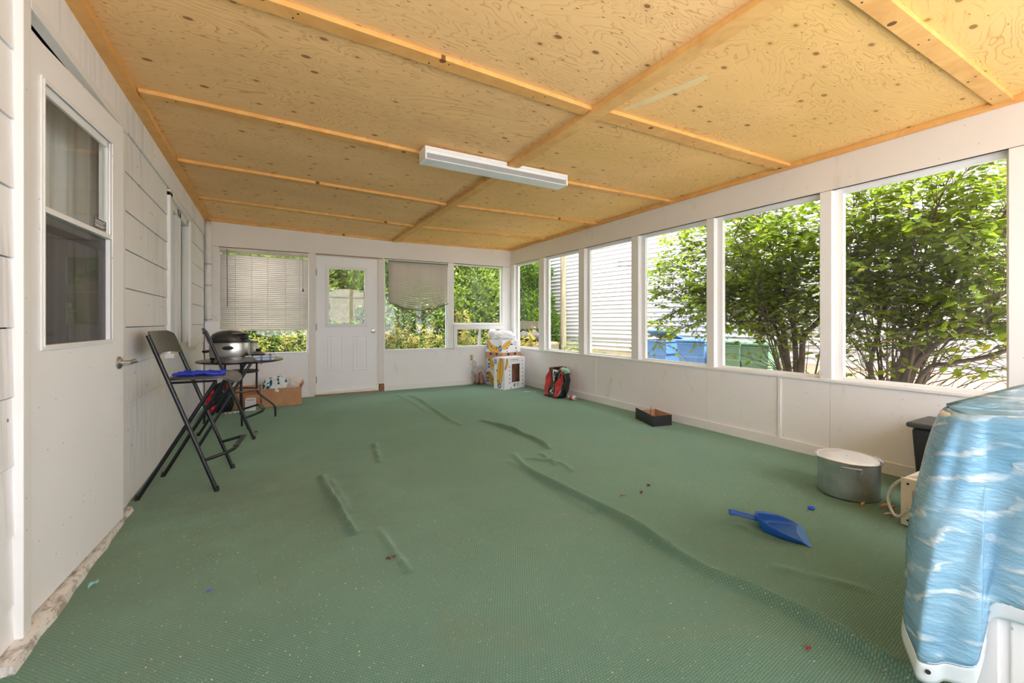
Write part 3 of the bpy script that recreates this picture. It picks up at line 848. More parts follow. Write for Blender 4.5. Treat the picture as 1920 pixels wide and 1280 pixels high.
for k in range(51):
    loc = (0, 0, 0.50 + 0.088 * k - GZ)
    if sb0 is None: sb0 = sbm.build('siding_board', M_vinyl, house, local=True); sb0.location = loc
    else: share(sb0, 'siding_board', house, loc)
nb(-0.02, NLEN + 0.02, 0, 0.035, 0.735, 0.748).build('drip_strip', plain('grey_strip', srgb(180, 174, 172), 0.6), house)
nb(NLEN - 0.09, NLEN, 0, 0.03, 0.5, 5.0).build('corner_board', M_vinyl, house)
nb(10.08, 10.22, 0.0, 0.10, 2.05, 2.32).build('vent_hood', plain('dark_vent', srgb(70, 68, 70), 0.6), house, bevel=0.01)
nb(5.35, 5.43, 0.02, 0.09, 0.2, 5.0).build('downpipe', M_vinyl, house, bevel=0.01)
cab = MB()
for zz, sg in ((2.30, 0.05), (2.22, 0.09)):
    cab.tube([tuple(N0 + ND * (10.2 + 2.4 * k / 12) + NN * 0.35 + Vector((0, 0, zz - sg * math.sin(math.pi * k / 12)))) for k in range(13)], 0.006, 5)
co = cab.build('service_cables', M_black, house)

# ------------------------------------------------------------------ wheelie bins beside the neighbour's wall
def bin_thing(u, off, hgt, wid, col, label, rz_extra=0.0, open_lid=False, cat_group=None):
    a = (u - 960) / 805.0; r = (a * _c + _s, -a * _s + _c)
    t_ = (7.225 - off) / (r[0] + 0.125 * r[1])
    c0 = Vector((r[0] * t_, r[1] * t_, GZ + 0.012))
    o = thing('wheelie_bin', c0, label, 'bin', 'wheelie bins by the neighbour wall', math.atan2(-ND.x, ND.y) + rz_extra)
    m = plain('bin_' + label[:12].replace(' ', '_'), col, 0.45, var=0.08)
    h = hgt; w1, w0 = wid / 2, wid / 2 * 0.80; d1, d0 = wid * 0.55, wid * 0.42
    mb = MB()
    v = []
    for z, w_, d_ in ((0.06, w0, d0), (h * 0.70, w1 * 0.93, d1 * 0.93), (h * 0.715, w1 * 1.0, d1), (h * 0.93, w1 * 1.02, d1 * 1.02)):
        v += [(-d_, -w_, z), (d_, -w_, z), (d_, w_, z), (-d_, w_, z)]
    f = [(0, 1, 2, 3)]
    for k in range(3):
        for e in range(4): f.append((k * 4 + e, k * 4 + (e + 1) % 4, k * 4 + 4 + (e + 1) % 4, k * 4 + 4 + e))
    f.append((12, 13, 14, 15))
    mb.add(v, f).build('body', m, o, local=True, bevel=0.02)
    MB().box(-d1 * 1.07, d1 * 1.07, -w1 * 1.07, w1 * 1.07, h * 0.925, h * 0.955).build('rim', m, o, local=True, bevel=0.01)
    lid = MB()
    Ml = Matrix.Translation((d1 * 1.05, 0, h * 0.96)) @ Matrix.Rotation(R(16 if open_lid else 0), 4, 'Y') @ Matrix.Translation((-d1 * 1.07, 0, 0.018))
    lid.obox(Ml, d1 * 2.16, wid * 1.08, 0.03)
    for q in (-0.5, 0, 0.5): lid.obox(Ml @ Matrix.Translation((0, q * wid * 0.6, 0.02)), d1 * 1.8, 0.05, 0.02)
    lid.build('lid', m, o, local=True, bevel=0.006)
    MB().tube([(d1 * 1.16, -w1 * 0.8, h * 0.93), (d1 * 1.16, w1 * 0.8, h * 0.93)], 0.015, 8).build('handle', m, o, local=True, smooth=True)
    for q in (-1, 1):
        MB().lathe([(0, -0.03), (0.1, -0.03), (0.1, 0.03), (0, 0.03)], n=14, M=frame((d0 * 0.9, q * w0, 0.1), (1, 0, 0), (0, 0, 1))).build('wheel', M_black, o, local=True)
    return o
c_blue, c_green = srgb(84, 126, 184), srgb(104, 136, 108)
bin_thing(1243, 0.50, 0.96, 0.46, c_blue, 'blue wheelie bin with lid raised, leftmost of the row outside', 0.0, True)
bin_thing(1311, 0.50, 0.95, 0.47, srgb(88, 132, 190), 'blue wheelie bin with closed lid beside the green bins')
bin_thing(1374, 0.50, 0.95, 0.44, c_green, 'green wheelie bin directly right of the blue bins')
bin_thing(1426, 0.50, 0.93, 0.40, srgb(96, 128, 100), 'green wheelie bin half hidden by the window post and shrub')
#bin_thing(1478, 0.55, 0.92, 0.5, srgb(96, 148, 96), 'green wheelie bin seen low through the shrub, rightmost of the green ones')
#bin_thing(1812, 0.45, 1.16, 0.16, srgb(112, 150, 186), 'small blue bin glimpsed through the bare twigs near the side door')

# ------------------------------------------------------------------ foliage helpers
def leaf_mat(name, c1, c2, c3, trans=0.45, third=0.9):
    t = NT(name); g = t.n('ShaderNodeNewGeometry'); ri = g.outputs['Random Per Island']
    c = t.mix(ri, c1, c2)
    c = t.mix(t.math('GREATER_THAN', t.math('FRACT', t.math('MULTIPLY', ri, 17.3)), third), c, c3)
    b = t.bsdf(c, 0.5, 0, 0.2)
    tl = t.n('ShaderNodeBsdfTranslucent'); t.set(tl, 0, t.mix(0.35, c, (0.55, 0.75, 0.05, 1)))
    mx = t.n('ShaderNodeMixShader'); t.set(mx, 0, trans); t.set(mx, 1, b); t.set(mx, 2, tl.outputs[0])
    return t.done(mx.outputs[0])
LEAF_V = [(0, 0, 0), (-0.20, 0.22, 0.03), (0, 0.24, -0.03), (0.20, 0.22, 0.03), (-0.30, 0.52, 0.03), (0, 0.55, -0.05), (0.30, 0.52, 0.03), (0, 1.0, -0.10)]
LEAF_F = [(0, 2, 1), (0, 3, 2), (1, 2, 5, 4), (2, 3, 6, 5), (4, 5, 7), (5, 6, 7)]
LV = np.array(LEAF_V)
def orient(dirv, rng, droop=0.5):
    """rows: leaf x, y (along), z axes"""
    y = Vector(dirv); y.z -= droop * rng.uniform(0.2, 1.2)
    y += Vector((rng.uniform(-.5, .5), rng.uniform(-.5, .5), rng.uniform(-.3, .3))); y.normalize()
    up = Vector((rng.uniform(-.55, .55), rng.uniform(-.55, .55), 1.0))
    x = y.cross(up)
    if x.length < 1e-4: x = Vector((1, 0, 0))
    x.normalize(); z = x.cross(y)
    return x, y, z
def mesh_np(name, V, F, mat):
    me = bpy.data.meshes.new(name); me.from_pydata([tuple(q) for q in V], [], F)
    me.materials.append(mat); return me
def leaf_cloud(name, items, mat, parent, base, LVx=None, LFx=None):
    """items: (pos, (x, y, z), size) joined in one mesh"""
    LVx = LV if LVx is None else LVx; LFx = LFx or LEAF_F
    V = []; F = []; n = 0
    for p, ax, s_ in items:
        A = np.array([list(ax[0]), list(ax[1]), list(ax[2])]) * s_
        V.append(LVx @ A + (np.array(p) - np.array(base))); F += [tuple(i + n for i in f) for f in LFx]; n += len(LVx)
    me = mesh_np(name, np.concatenate(V).tolist(), F, mat)
    o = bpy.data.objects.new(name, me); COL.objects.link(o); o.parent = parent
    return o

M_bark = plain('grey_brown_bark', srgb(92, 78, 66), 0.9, var=0.35, vscale=25, bump=0.5, bscale=60)
M_shleaf = leaf_mat('shrub_leaf', srgb(64, 86, 10), srgb(100, 118, 18), srgb(160, 150, 32), 0.5, 0.95)

def shrub(label, base, stems, seed, dens=1.0, n_single=300, extra=6, spread=1.0, bare=10, lsize=0.074):
    rng = random.Random(seed)
    o = thing('leafy_shrub', base, label, 'shrub', 'shrubs outside the long windows')
    items = []; twigs = MB(); b0 = Vector(base)
    def leaves_on(P, step, f):
        L = 0.0; nxt = rng.uniform(0, step)
        for i in range(len(P) - 1):
            seg = P[i + 1] - P[i]; sl_ = seg.length
            while nxt < L + sl_:
                q = P[i] + seg * ((nxt - L) / sl_)
                zf = 0.22 if q.z < 0.85 else (0.5 if q.z < 1.25 else 1.0)
                if rng.random() < f * zf * dens and q.x > XR + 0.16:
                    sd = seg.cross(Vector((0, 0, 1))).normalized() * rng.choice((-1, 1))
                    dv = (seg.normalized() * 0.5 + sd * 0.9)
                    s_ = lsize * rng.uniform(0.65, 1.25)
                    items.append((q + sd * 0.012, orient(dv, rng), s_))
                nxt += step
            L += sl_
    def branch(p, d, length, r, level):
        n = 6; P = [p]; q = p.copy(); dd_ = d.normalized()
        for k in range(n):
            dd_ = (dd_ + Vector((rng.uniform(-.25, .25), rng.uniform(-.25, .25), rng.uniform(-.22, .14)))).normalized()
            q = q + dd_ * (length / n)
            if q.x < XR + 0.16: q.x = XR + 0.16 + rng.uniform(0, .04)
            P.append(q.copy())
        twigs.tube(P, [r * (1 - 0.75 * k / n) for k in range(n + 1)], 4, caps=False)
        leaves_on(P[1:], 0.027, 0.95)
        if level > 0:
            for k in range(2, n):
                if rng.random() < 0.75:
                    e = Vector((rng.uniform(-1, 1), rng.uniform(-1, 1), rng.uniform(-.3, .8)))
                    branch(P[k], (dd_ + e), length * rng.uniform(.35, .6), r * 0.55, level - 1)
    allst = [(smoothpath(s_, 4), r) for s_, r in stems]
    for k in range(extra):
        ang = rng.uniform(0, 2 * math.pi); tilt = rng.uniform(0.1, 0.45) * spread
        p = b0 + Vector((math.cos(ang), math.sin(ang), 0)) * 0.1; P = [p]
        L_ = rng.uniform(1.8, 2.7)
        for i in range(1, 7):
            t_ = i / 6
            P.append(p + Vector((math.cos(ang) * tilt * L_ * t_ ** 1.4 * 0.7, math.sin(ang) * tilt * L_ * t_ ** 1.4 * 1.2, L_ * (t_ - 0.18 * t_ * t_))))
        allst.append((P, 0.012))
    for P, r in allst:
        P = [Vector((max(q.x, XR + 0.2), q.y, q.z)) for q in P]
        n = len(P)
        MB().tube(P, [r * (1 - 0.7 * k / (n - 1)) for k in range(n)], 7).build('stem', M_bark, o, smooth='all')
        acc = 0.0
        for i in range(1, n):
            acc += (P[i] - P[i - 1]).length
            if acc > 0.10 and i / n > 0.22:
                acc = 0
                dirs = (P[i] - P[i - 1]).normalized()
                for _ in range(4):
                    e = Vector((rng.uniform(-.7, .7), rng.uniform(-1, 1), rng.uniform(-.35, .75)))
                    branch(P[i].copy(), dirs * 0.5 + e, rng.uniform(.28, .62), 0.0042, 1)
        leaves_on(P[n // 2:], 0.05, 0.6)
    for k in range(bare):                                       # thin leafless whips from the base
        ang = rng.uniform(-2.4, 0.9); tl_ = rng.uniform(0.5, 1.35); L_ = rng.uniform(0.8, 1.7)
        q = b0 + Vector((rng.uniform(-.1, .1), rng.uniform(-.12, .12), rng.uniform(.1, .7))); P = [q]
        for i in range(1, 6):
            t_ = i / 5; w_ = math.sin(tl_) * L_ * t_
            P.append(q + Vector((math.cos(ang) * w_ * 0.35, math.sin(ang) * w_, math.cos(tl_) * L_ * t_ + 0.05 * math.sin(i * 2 + k))))
        P = [Vector((max(p_.x, XR + 0.2), p_.y, max(p_.z, GZ + 0.1))) for p_ in P]
        twigs.tube(P, [0.006, 0.005, 0.004, 0.003, 0.0025, 0.0015], 5, caps=False)
    twigs.build('twigs', M_bark, o)
    bpy.data.objects[o.name]  # keep the reference alive
    tw = [c_ for c_ in o.children if c_.name.startswith('twigs')][0]; tw['kind'] = 'stuff'
    # the leaves that show largest are parts of their own, the rest one joined part
    def shown(it):
        q = it[0]; dpt = q.x * _s + q.y * _c
        if dpt < 0.5: return -1
        uu = 960 + 805 * (q.x * _c - q.y * _s) / dpt; vv_ = 603 - 805 * (q.z - CAMH) / dpt
        if not (1200 < uu < 1895 and 285 < vv_ < 745): return -1
        return it[2] / dpt
    items.sort(key=shown, reverse=True)
    me = mesh_np('leaf', [tuple(q) for q in LEAF_V], LEAF_F, M_shleaf)
    for p, ax, s_ in items[:n_single]:
        lf = bpy.data.objects.new('leaf', me); COL.objects.link(lf); lf.parent = o
        Mx_ = Matrix(((ax[0].x, ax[1].x, ax[2].x), (ax[0].y, ax[1].y, ax[2].y), (ax[0].z, ax[1].z, ax[2].z)))
        lf.matrix_local = Matrix.Translation(p - b0) @ Mx_.to_4x4() @ Matrix.Diagonal((s_, s_, s_, 1))
    rest = leaf_cloud('foliage', items[n_single:], M_shleaf, o, base)
    rest['kind'] = 'stuff'
    return o, len(items)

def pp(x, *uv): return [onx(u, v, x + dx) for (u, v, dx) in uv]
A0 = onx(1492, 700, 4.95); A0.z = GZ + 0.012
B0 = onx(1668, 730, 4.85); B0.z = GZ + 0.012
def st(x, base, r, *uvd): return ([base + Vector((rnd.uniform(-.08, .08), rnd.uniform(-.08, .08), 0))] + pp(x, *uvd), r)
stemsA = [
    st(4.95, A0, 0.034, (1478, 690, 0), (1470, 631, 0), (1457, 592, 0.02), (1402, 575, 0.05), (1351, 566, 0.1), (1290, 575, 0.15), (1240, 600, 0.2)),
    st(4.95, A0, 0.032, (1492, 690, 0), (1488, 611, 0), (1488, 533, 0.05), (1484, 463, 0.1), (1470, 400, 0.1), (1450, 330, 0.1)),
    st(4.95, A0, 0.036, (1502, 690, 0), (1507, 631, 0), (1532, 605, -0.05), (1560, 560, -0.1), (1590, 494, -0.1), (1570, 408, -0.1)),
    st(4.95, A0, 0.02, (1470, 660, 0), (1440, 590, 0.1), (1400, 520, 0.2), (1340, 480, 0.3), (1290, 465, 0.35)),
    st(4.95, A0, 0.018, (1474, 650, 0), (1450, 560, 0.1), (1420, 470, 0.2), (1380, 420, 0.25), (1340, 400, 0.3)),
    st(4.95, A0, 0.016, (1490, 640, 0), (1470, 540, -0.2), (1440, 450, -0.3), (1420, 380, -0.3)),
    st(4.95, A0, 0.014, (1460, 650, -0.1), (1400, 610, -0.1), (1350, 600, 0), (1290, 610, 0.1), (1230, 640, 0.2)),
    st(4.95, A0, 0.014, (1465, 640, 0.1), (1410, 560, 0.2), (1330, 520, 0.3), (1260, 500, 0.35), (1235, 510, 0.35)),
    st(4.95, A0, 0.012, (1455, 620, 0.1), (1390, 540, 0.0), (1320, 545, 0.1), (1250, 545, 0.2)),
]
stemsB = [
    st(4.85, B0, 0.040, (1680, 705, 0), (1711, 650, 0), (1750, 584, 0.05), (1781, 533, 0.1), (1812, 470, 0.1), (1840, 400, 0.1)),
    st(4.85, B0, 0.036, (1700, 700, 0), (1746, 635, 0), (1828, 575, 0), (1890, 545, 0), (1960, 500, 0)),
    st(4.85, B0, 0.026, (1730, 703, 0), (1781, 682, 0), (1847, 670, 0), (1895, 654, 0), (1960, 630, 0)),
    st(4.85, B0, 0.030, (1715, 690, 0), (1790, 625, -0.1), (1890, 585, -0.1), (1960, 560, -0.1)),
    st(4.85, B0, 0.022, (1632, 705, 0), (1644, 631, 0), (1664, 557, 0), (1681, 500, 0), (1700, 430, 0), (1710, 350, 0)),
    st(4.85, B0, 0.018, (1574, 700, 0.1), (1585, 631, 0.1), (1601, 592, 0.1), (1622, 530, 0.1), (1640, 450, 0.1), (1640, 370, 0.1)),
    st(4.85, B0, 0.014, (1715, 650, -0.1), (1726, 572, -0.15), (1734, 479, -0.2), (1757, 389, -0.2), (1785, 320, -0.2)),
    st(4.85, B0, 0.014, (1700, 640, 0.1), (1740, 560, 0.1), (1800, 500, 0.1), (1870, 420, 0), (1910, 350, 0)),
    st(4.85, B0, 0.012, (1690, 660, 0), (1690, 570, -0.2), (1720, 470, -0.3), (1760, 360, -0.3)),
    st(4.85, B0, 0.012, (1760, 660, 0), (1830, 620, -0.2), (1880, 540, -0.3), (1900, 440, -0.3)),
    st(4.85, B0, 0.010, (1650, 650, 0), (1640, 560, -0.2), (1610, 470, -0.3), (1600, 390, -0.3)),
]
oA, nA = shrub('large leafy shrub whose branches reach left over the bins', A0, stemsA, 11, 0.80, extra=5)
oB, nB = shrub('large leafy shrub with bare splayed stems in the nearest window', B0, stemsB, 23, 0.72, extra=5, spread=0.8, bare=60)
print('leaves', nA, nB)

# ------------------------------------------------------------------ cedars and weeds
SPV = np.array([(0, 0, 0), (-0.28, 0.45, 0.05), (0, 1.0, 0), (0.28, 0.45, 0.05), (0, 0.45, -0.06)])
SPF = [(0, 4, 1), (0, 3, 4), (1, 4, 2), (4, 3, 2)]
def cedar(label, x, y, h, r, mat, seed, n=9000, group='cedars behind the porch', size=0.085, z0=GZ, name='cedar_tree', pw=0.75):
    rng = random.Random(seed)
    o = thing(name, (x, y, z0), label, 'tree', group)
    items = []
    for i in range(n):
        t_ = rng.random() ** 0.9
        rad = r * (1 - t_ ** 1.6 * pw) * (1 + 0.18 * math.sin(t_ * 23 + seed) * math.sin(seed * 1.7 + t_ * 9))
        a = rng.uniform(0, 2 * math.pi); k = 1 - 0.55 * rng.random() ** 2.0
        lob = 1 + 0.12 * math.sin(a * 5 + t_ * 14)
        q = Vector((x + math.cos(a) * rad * k * lob, y + math.sin(a) * rad * k * lob, z0 + 0.05 + t_ * (h - 0.1)))
        dv = Vector((math.cos(a), math.sin(a), rng.uniform(0.1, 1.1)))
        yv = (dv + Vector((rng.uniform(-.6, .6), rng.uniform(-.6, .6), rng.uniform(-.4, .4)))).normalized()
        xv = yv.cross(Vector((rng.uniform(-1, 1), rng.uniform(-1, 1), rng.uniform(-1, 1)))).normalized()
        items.append((q, (xv, yv, xv.cross(yv)), size * rng.uniform(0.7, 1.5)))
    fo = leaf_cloud('foliage', items, mat, o, (x, y, z0), SPV, SPF); fo['kind'] = 'stuff'
    MB().tube([(x, y, z0), (x, y, z0 + h * 0.9)], [0.07, 0.02], 7).build('trunk', M_bark, o, smooth='all')
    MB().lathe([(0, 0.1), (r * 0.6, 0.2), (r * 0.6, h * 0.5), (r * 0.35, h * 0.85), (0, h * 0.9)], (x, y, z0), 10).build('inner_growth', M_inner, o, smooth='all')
    return o
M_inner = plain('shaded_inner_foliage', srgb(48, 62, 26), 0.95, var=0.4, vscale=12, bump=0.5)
M_ced1 = leaf_mat('cedar_leaf', srgb(84, 104, 44), srgb(120, 136, 66), srgb(146, 154, 86), 0.3, 0.85)
M_ced2 = leaf_mat('cedar_leaf_cool', srgb(68, 90, 50), srgb(100, 122, 74), srgb(132, 146, 100), 0.3, 0.85)
M_ced3 = leaf_mat('cedar_leaf_dark', srgb(40, 70, 14), srgb(60, 94, 20), srgb(84, 110, 30), 0.3, 0.9)
ced = [(-2.6, 9.9, 3.3, M_ced2, 'grey green cedar at the far left of the hedge'), (-1.5, 9.6, 3.2, M_ced1, 'cedar second from the left in the hedge, behind the closed blind'),
       (-0.45, 9.9, 3.4, M_ced2, 'cedar seen below the right end of the closed blind'), (0.6, 9.6, 3.2, M_ced1, 'cedar seen through the left of the door glass'),
       (1.55, 9.8, 3.3, M_ced1, 'cedar filling the door glass on its right'), (2.5, 9.5, 3.3, M_ced2, 'grey green cedar left of the sagging blind'),
       (3.4, 9.7, 3.4, M_ced1, 'cedar directly under the sagging blind'), (4.25, 9.5, 3.4, M_ced1, 'bright cedar in the left of the upper corner window'),
       (5.1, 9.75, 3.25, M_ced1, 'bright cedar in the right of the upper corner window'), (6.05, 10.4, 3.1, M_ced2, 'cedar at the right end of the hedge')]
for i, (x, y, h, m, l) in enumerate(ced): cedar(l, x, y, h, 0.92, m, 40 + i, pw=0.5)
cedar('dark green cone shaped cedar beside the weathered pole', 5.48, 8.75, 3.1, 0.66, M_ced3, 71, 9000, 'cedar by the neighbour corner', 0.075, pw=0.62)

def plant_mat(): return leaf_mat('weed_leaf', srgb(98, 108, 46), srgb(126, 128, 66), srgb(156, 132, 78), 0.4, 0.8)
M_weed = plant_mat()
M_gold = leaf_mat('goldenrod_flower', srgb(166, 148, 72), srgb(172, 138, 86), srgb(156, 118, 88), 0.4, 0.7)
M_stalk = plain('weed_stalk', srgb(122, 120, 70), 0.9)
NARV = np.array([(0, 0, 0), (-0.09, 0.4, 0.02), (0, 0.42, -0.02), (0.09, 0.4, 0.02), (0, 1.0, -0.12)])
NARF = [(0, 2, 1), (0, 3, 2), (1, 2, 4), (2, 3, 4)]
def weed(label, x, y, h, seed, mleaf=M_weed, mflow=M_gold, stems=7, group='weeds behind the end wall', lean=0.25, flower=True):
    rng = random.Random(seed)
    o = thing('goldenrod_plant', (x, y, GZ), label, 'plant', group)
    leaves, flow, stk = [], [], MB()
    for k in range(stems):
        a = rng.uniform(0, 6.28); hh = h * rng.uniform(0.7, 1.1); ln = rng.uniform(0.05, lean)
        b_ = Vector((x + rng.uniform(-.15, .15), y + rng.uniform(-.15, .15), GZ))
        P = [b_ + Vector((math.cos(a) * ln * t_ ** 1.6, math.sin(a) * ln * t_ ** 1.6, hh * t_)) for t_ in (0, .25, .5, .75, 1)]
        stk.tube(P, [.005, .005, .004, .003, .002], 4, caps=False)
        for i in range(26):
            t_ = rng.uniform(0.25, 0.95); j = min(int(t_ * 4), 3); q = P[j].lerp(P[j + 1], t_ * 4 - j)
            a2 = rng.uniform(0, 6.28)
            leaves.append((q, orient((math.cos(a2), math.sin(a2), 0.25), rng, 0.3), 0.13 * rng.uniform(.6, 1.3)))
        if flower:
            for i in range(22):
                q = P[3].lerp(P[4], rng.uniform(0.4, 1.1)) + Vector((rng.uniform(-.05, .05), rng.uniform(-.05, .05), rng.uniform(-.03, .05)))
                flow.append((q, orient((rng.uniform(-1, 1), rng.uniform(-1, 1), .6), rng, 0.2), 0.05 * rng.uniform(.6, 1.2)))
    stk.build('stalks', M_stalk, o)['kind'] = 'stuff'
    leaf_cloud('leaves', leaves, mleaf, o, (x, y, GZ), NARV, NARF)['kind'] = 'stuff'
    if flow: leaf_cloud('flower_plumes', flow, mflow, o, (x, y, GZ), SPV, SPF)['kind'] = 'stuff'
    return o
wrng = random.Random(5)
wx = [-2.2, -1.75, -1.3, -0.9, -0.5, -0.1, 0.3, 0.65, 1.75, 2.05, 2.35, 2.65, 2.95, 3.2, 3.5, 3.75, 4.05, 4.35, 4.65]
for i, x in enumerate(wx):
    weed('yellowing goldenrod weed in the tangle below the end wall windows', x, 8.1 + wrng.uniform(-.35, .45), 0.92 + wrng.uniform(0, .28) + (0.15 if 2.5 < x < 4 else 0), 100 + i)
M_grass = leaf_mat('tall_grass', srgb(116, 124, 64), srgb(140, 142, 82), srgb(164, 148, 110), 0.4, 0.85)
for i, (u, off, h) in enumerate(((1062, 0.35, 0.85), (1085, 0.25, 0.75), (1108, 0.3, 0.62), (1128, 0.2, 0.55), (1150, 0.2, 0.58), (1172, 0.2, 0.5), (1188, 0.25, 0.5))):
    a = (u - 960) / 805.0; r_ = (a * _c + _s, -a * _s + _c); t_ = (7.225 - off) / (r_[0] + 0.125 * r_[1])
    ob_ = weed('tall pale grass tuft along the foot of the neighbour wall', r_[0] * t_, r_[1] * t_, h * 1.05, 300 + i, M_grass, M_gold, 11, 'grass tufts by the neighbour wall', 0.3, False)
    ob_.name = 'grass_tuft'; ob_['category'] = 'grass'
ob_ = weed('single tall stalk with few leaves against the white siding', onx(1147, 640, 6.1).x, onx(1147, 640, 6.1).y, 1.22, 340, leaf_mat('stalk_leaf', srgb(110, 120, 50), srgb(130, 134, 60), srgb(120, 90, 60), .3), M_gold, 1, None, 0.06, False)
ob_.name = 'flower_stalk'

# weathered pole, board, stones and yellow flowers beyond the far corner
def wood_mat(name, c1, c2):
    t = NT(name); p = t.objc(); n = t.noise(t.scalev(p, (9, 9, 0.7)), 3, 5, 0.65)
    return t.done(t.bsdf(t.mix(t.mapr(n, 0.35, 0.65), c1, c2), 0.9, 0, 0.1, t.bump(n, 0.5, 0.01)))
pq = onx(1056, 600, 5.75)
po = MB().tube([(pq.x, pq.y, GZ), (pq.x, pq.y, 1.2), (pq.x + 0.01, pq.y, 5.0)], [0.072, 0.068, 0.06], 14).build('utility_pole', wood_mat('weathered_pole', srgb(106, 97, 80), srgb(140, 129, 106)), None, smooth=True)
tag(po, 'weathered wooden pole standing before the white siding', 'pole')
bq = ony(990, 612, 8.0)
bo = bx(bq.x - 0.5, bq.x + 0.42, 7.96, 8.03, 0.94, 1.11).build('weathered_plank', wood_mat('grey_plank', srgb(58, 53, 44), srgb(82, 74, 62)), None, bevel=0.006)
bpz = MB()
for xx in (bq.x - 0.46, bq.x + 0.38): bpz.box(xx - 0.04, xx + 0.04, 8.03, 8.1, GZ, 1.1)
bpz.build('support_post', bo.data.materials[0], bo)
tag(bo, 'weathered grey plank rail outside the far corner window', 'plank')
dq = ony(967, 600, 7.75)
do_ = MB().tube([(dq.x, 7.75, GZ), (dq.x + 0.02, 7.75, 1.3), (dq.x - 0.02, 7.78, 3.2)], [0.085, 0.07, 0.06], 10).build('tree_trunk', M_bark, None, smooth='all')
tag(do_, 'dark bare trunk at the left edge of the corner window', 'trunk')
def stone(u, v, y, r, sq, seed, label):
    rng = random.Random(seed); c0 = ony(u, v, y)
    bm = bmesh.new(); bmesh.ops.create_icosphere(bm, subdivisions=3, radius=1.0)
    for q in bm.verts:
        k = 1 + 0.16 * math.sin(q.co.x * 4 + seed) * math.cos(q.co.y * 5) + 0.08 * math.sin(q.co.z * 9 + q.co.x * 7)
        q.co = Vector((q.co.x * r * k, q.co.y * r * 0.8 * k, q.co.z * sq * k))
    me = bpy.data.meshes.new('garden_stone'); bm.to_mesh(me); bm.free()
    o = bpy.data.objects.new('garden_stone', me); COL.objects.link(o); o.location = c0
    me.materials.append(M_stone); me.polygons.foreach_set('use_smooth', [True] * len(me.polygons))
    return tag(o, label, 'stone', 'garden stones')
M_stone = plain('lichened_stone', srgb(58, 54, 48), 0.95, var=0.35, vscale=14, bump=0.6, bscale=40)
wallst = bx(ony(968, 650, 7.9).x - 0.2, ony(1012, 650, 7.9).x + 0.4, 7.7, 8.15, GZ, 0.66).build('rockery_bank', plain('rockery_earth', srgb(104, 92, 70), 0.95, var=0.4, vscale=12, bump=0.6), None, bevel=0.05)
tag(wallst, 'low earth bank below the garden stones', 'bank')
s1 = stone(984, 632, 7.9, 0.17, 0.12, 3, 'round pale stone on the bank, left of the two'); s1.location.z = 0.77
s2 = stone(1003, 630, 7.9, 0.16, 0.12, 8, 'longer grey stone on the bank, right of the two'); s2.location.z = 0.77
M_yel = leaf_mat('yellow_petal', srgb(120, 92, 10), srgb(128, 106, 22), srgb(90, 98, 30), .3)
yrng = random.Random(9)
yb0 = ony(988, 648, 7.55)
yo = thing('yellow_flower_clump', (yb0.x, 7.55, GZ), 'clump of yellow flowers just above the sill of the corner window', 'flowers')
its = []
for i in range(70):
    q = Vector((yb0.x + yrng.uniform(-.22, .25), 7.55 + yrng.uniform(-.12, .12), 0.55 + yrng.uniform(-.12, .22)))
    its.append((q, orient((yrng.uniform(-1, 1), yrng.uniform(-1, 1), .8), yrng, .2), .11 * yrng.uniform(.6, 1.2)))
leaf_cloud('petals', its, M_yel, yo, tuple(yo.location))['kind'] = 'stuff'
its = [(Vector((yb0.x + yrng.uniform(-.25, .25), 7.55 + yrng.uniform(-.15, .15), yrng.uniform(-.1, .6))), orient((yrng.uniform(-1, 1), yrng.uniform(-1, 1), .8), yrng, .2), .2) for i in range(60)]
leaf_cloud('leaves', its, M_weed, yo, tuple(yo.location), NARV, NARF)['kind'] = 'stuff'
bq = ony(768, 655, 7.6)
so = MB().obox(Matrix.Translation((bq.x, 7.6, 0.575)) @ Matrix.Rotation(R(-3), 4, 'Y'), 0.62, 0.1, 0.035).build('loose_board', plain('reddish_board', srgb(206, 150, 124), 0.8, var=0.3), None, bevel=0.004)
MB().box(bq.x - 0.25, bq.x + 0.25, 7.56, 7.64, GZ, 0.555).build('support', M_bark, so)
tag(so, 'reddish board lying just outside under the sagging blind', 'board')

# ------------------------------------------------------------------ fluorescent ceiling light
M_white = plain('white_enamel', srgb(240, 240, 240), 0.35)
M_lens = plain('milky_lens', srgb(232, 236, 238), 0.3)
lt = thing('fluorescent_light', (1.66, 3.16, 2.30), 'long white fluorescent light fixture on the plywood ceiling', 'light')
lx0, lx1, ly0, ly1 = 1.005, 2.315, 3.085, 3.235
bx(lx0, 1.70, ly0, ly1, 2.384, zb(1.35) + 0.010).build('housing', M_white, lt, bevel=0.003)
bx(1.82, lx1, ly0, ly1, 2.384, zb(2.0) + 0.014).build('housing', M_white, lt, bevel=0.003)
bx(1.70, 1.82, ly0 + 0.01, ly1, 2.366, 2.3785).build('housing', M_white, lt)
bx(lx0 + 0.004, lx1 - 0.004, ly0 + 0.012, ly1 - 0.012, 2.362, 2.384).build('ballast_cover', M_white, lt)
for a in (lx0, lx1 - 0.014): bx(a, a + 0.014, ly0, ly1, 2.312, 2.386).build('end_cap', M_white, lt, bevel=0.003)
bx(lx0 + 0.014, lx1 - 0.014, ly0 + 0.004, ly1 - 0.004, 2.312, 2.319).build('lens', M_lens, lt, bevel=0.002)
for yy in (ly0 + 0.035, ly1 - 0.035):
    MB().tube([(lx0 + 0.02, yy, 2.342), (lx1 - 0.02, yy, 2.342)], 0.016, 12).build('tube', M_lens, lt, smooth=True)
bx(lx0 + 0.014, lx1 - 0.014, ly0 + 0.014, ly0 + 0.017, 2.319, 2.362).build('side_lens', plain('grey_lens', srgb(160, 163, 167), 0.25), lt)

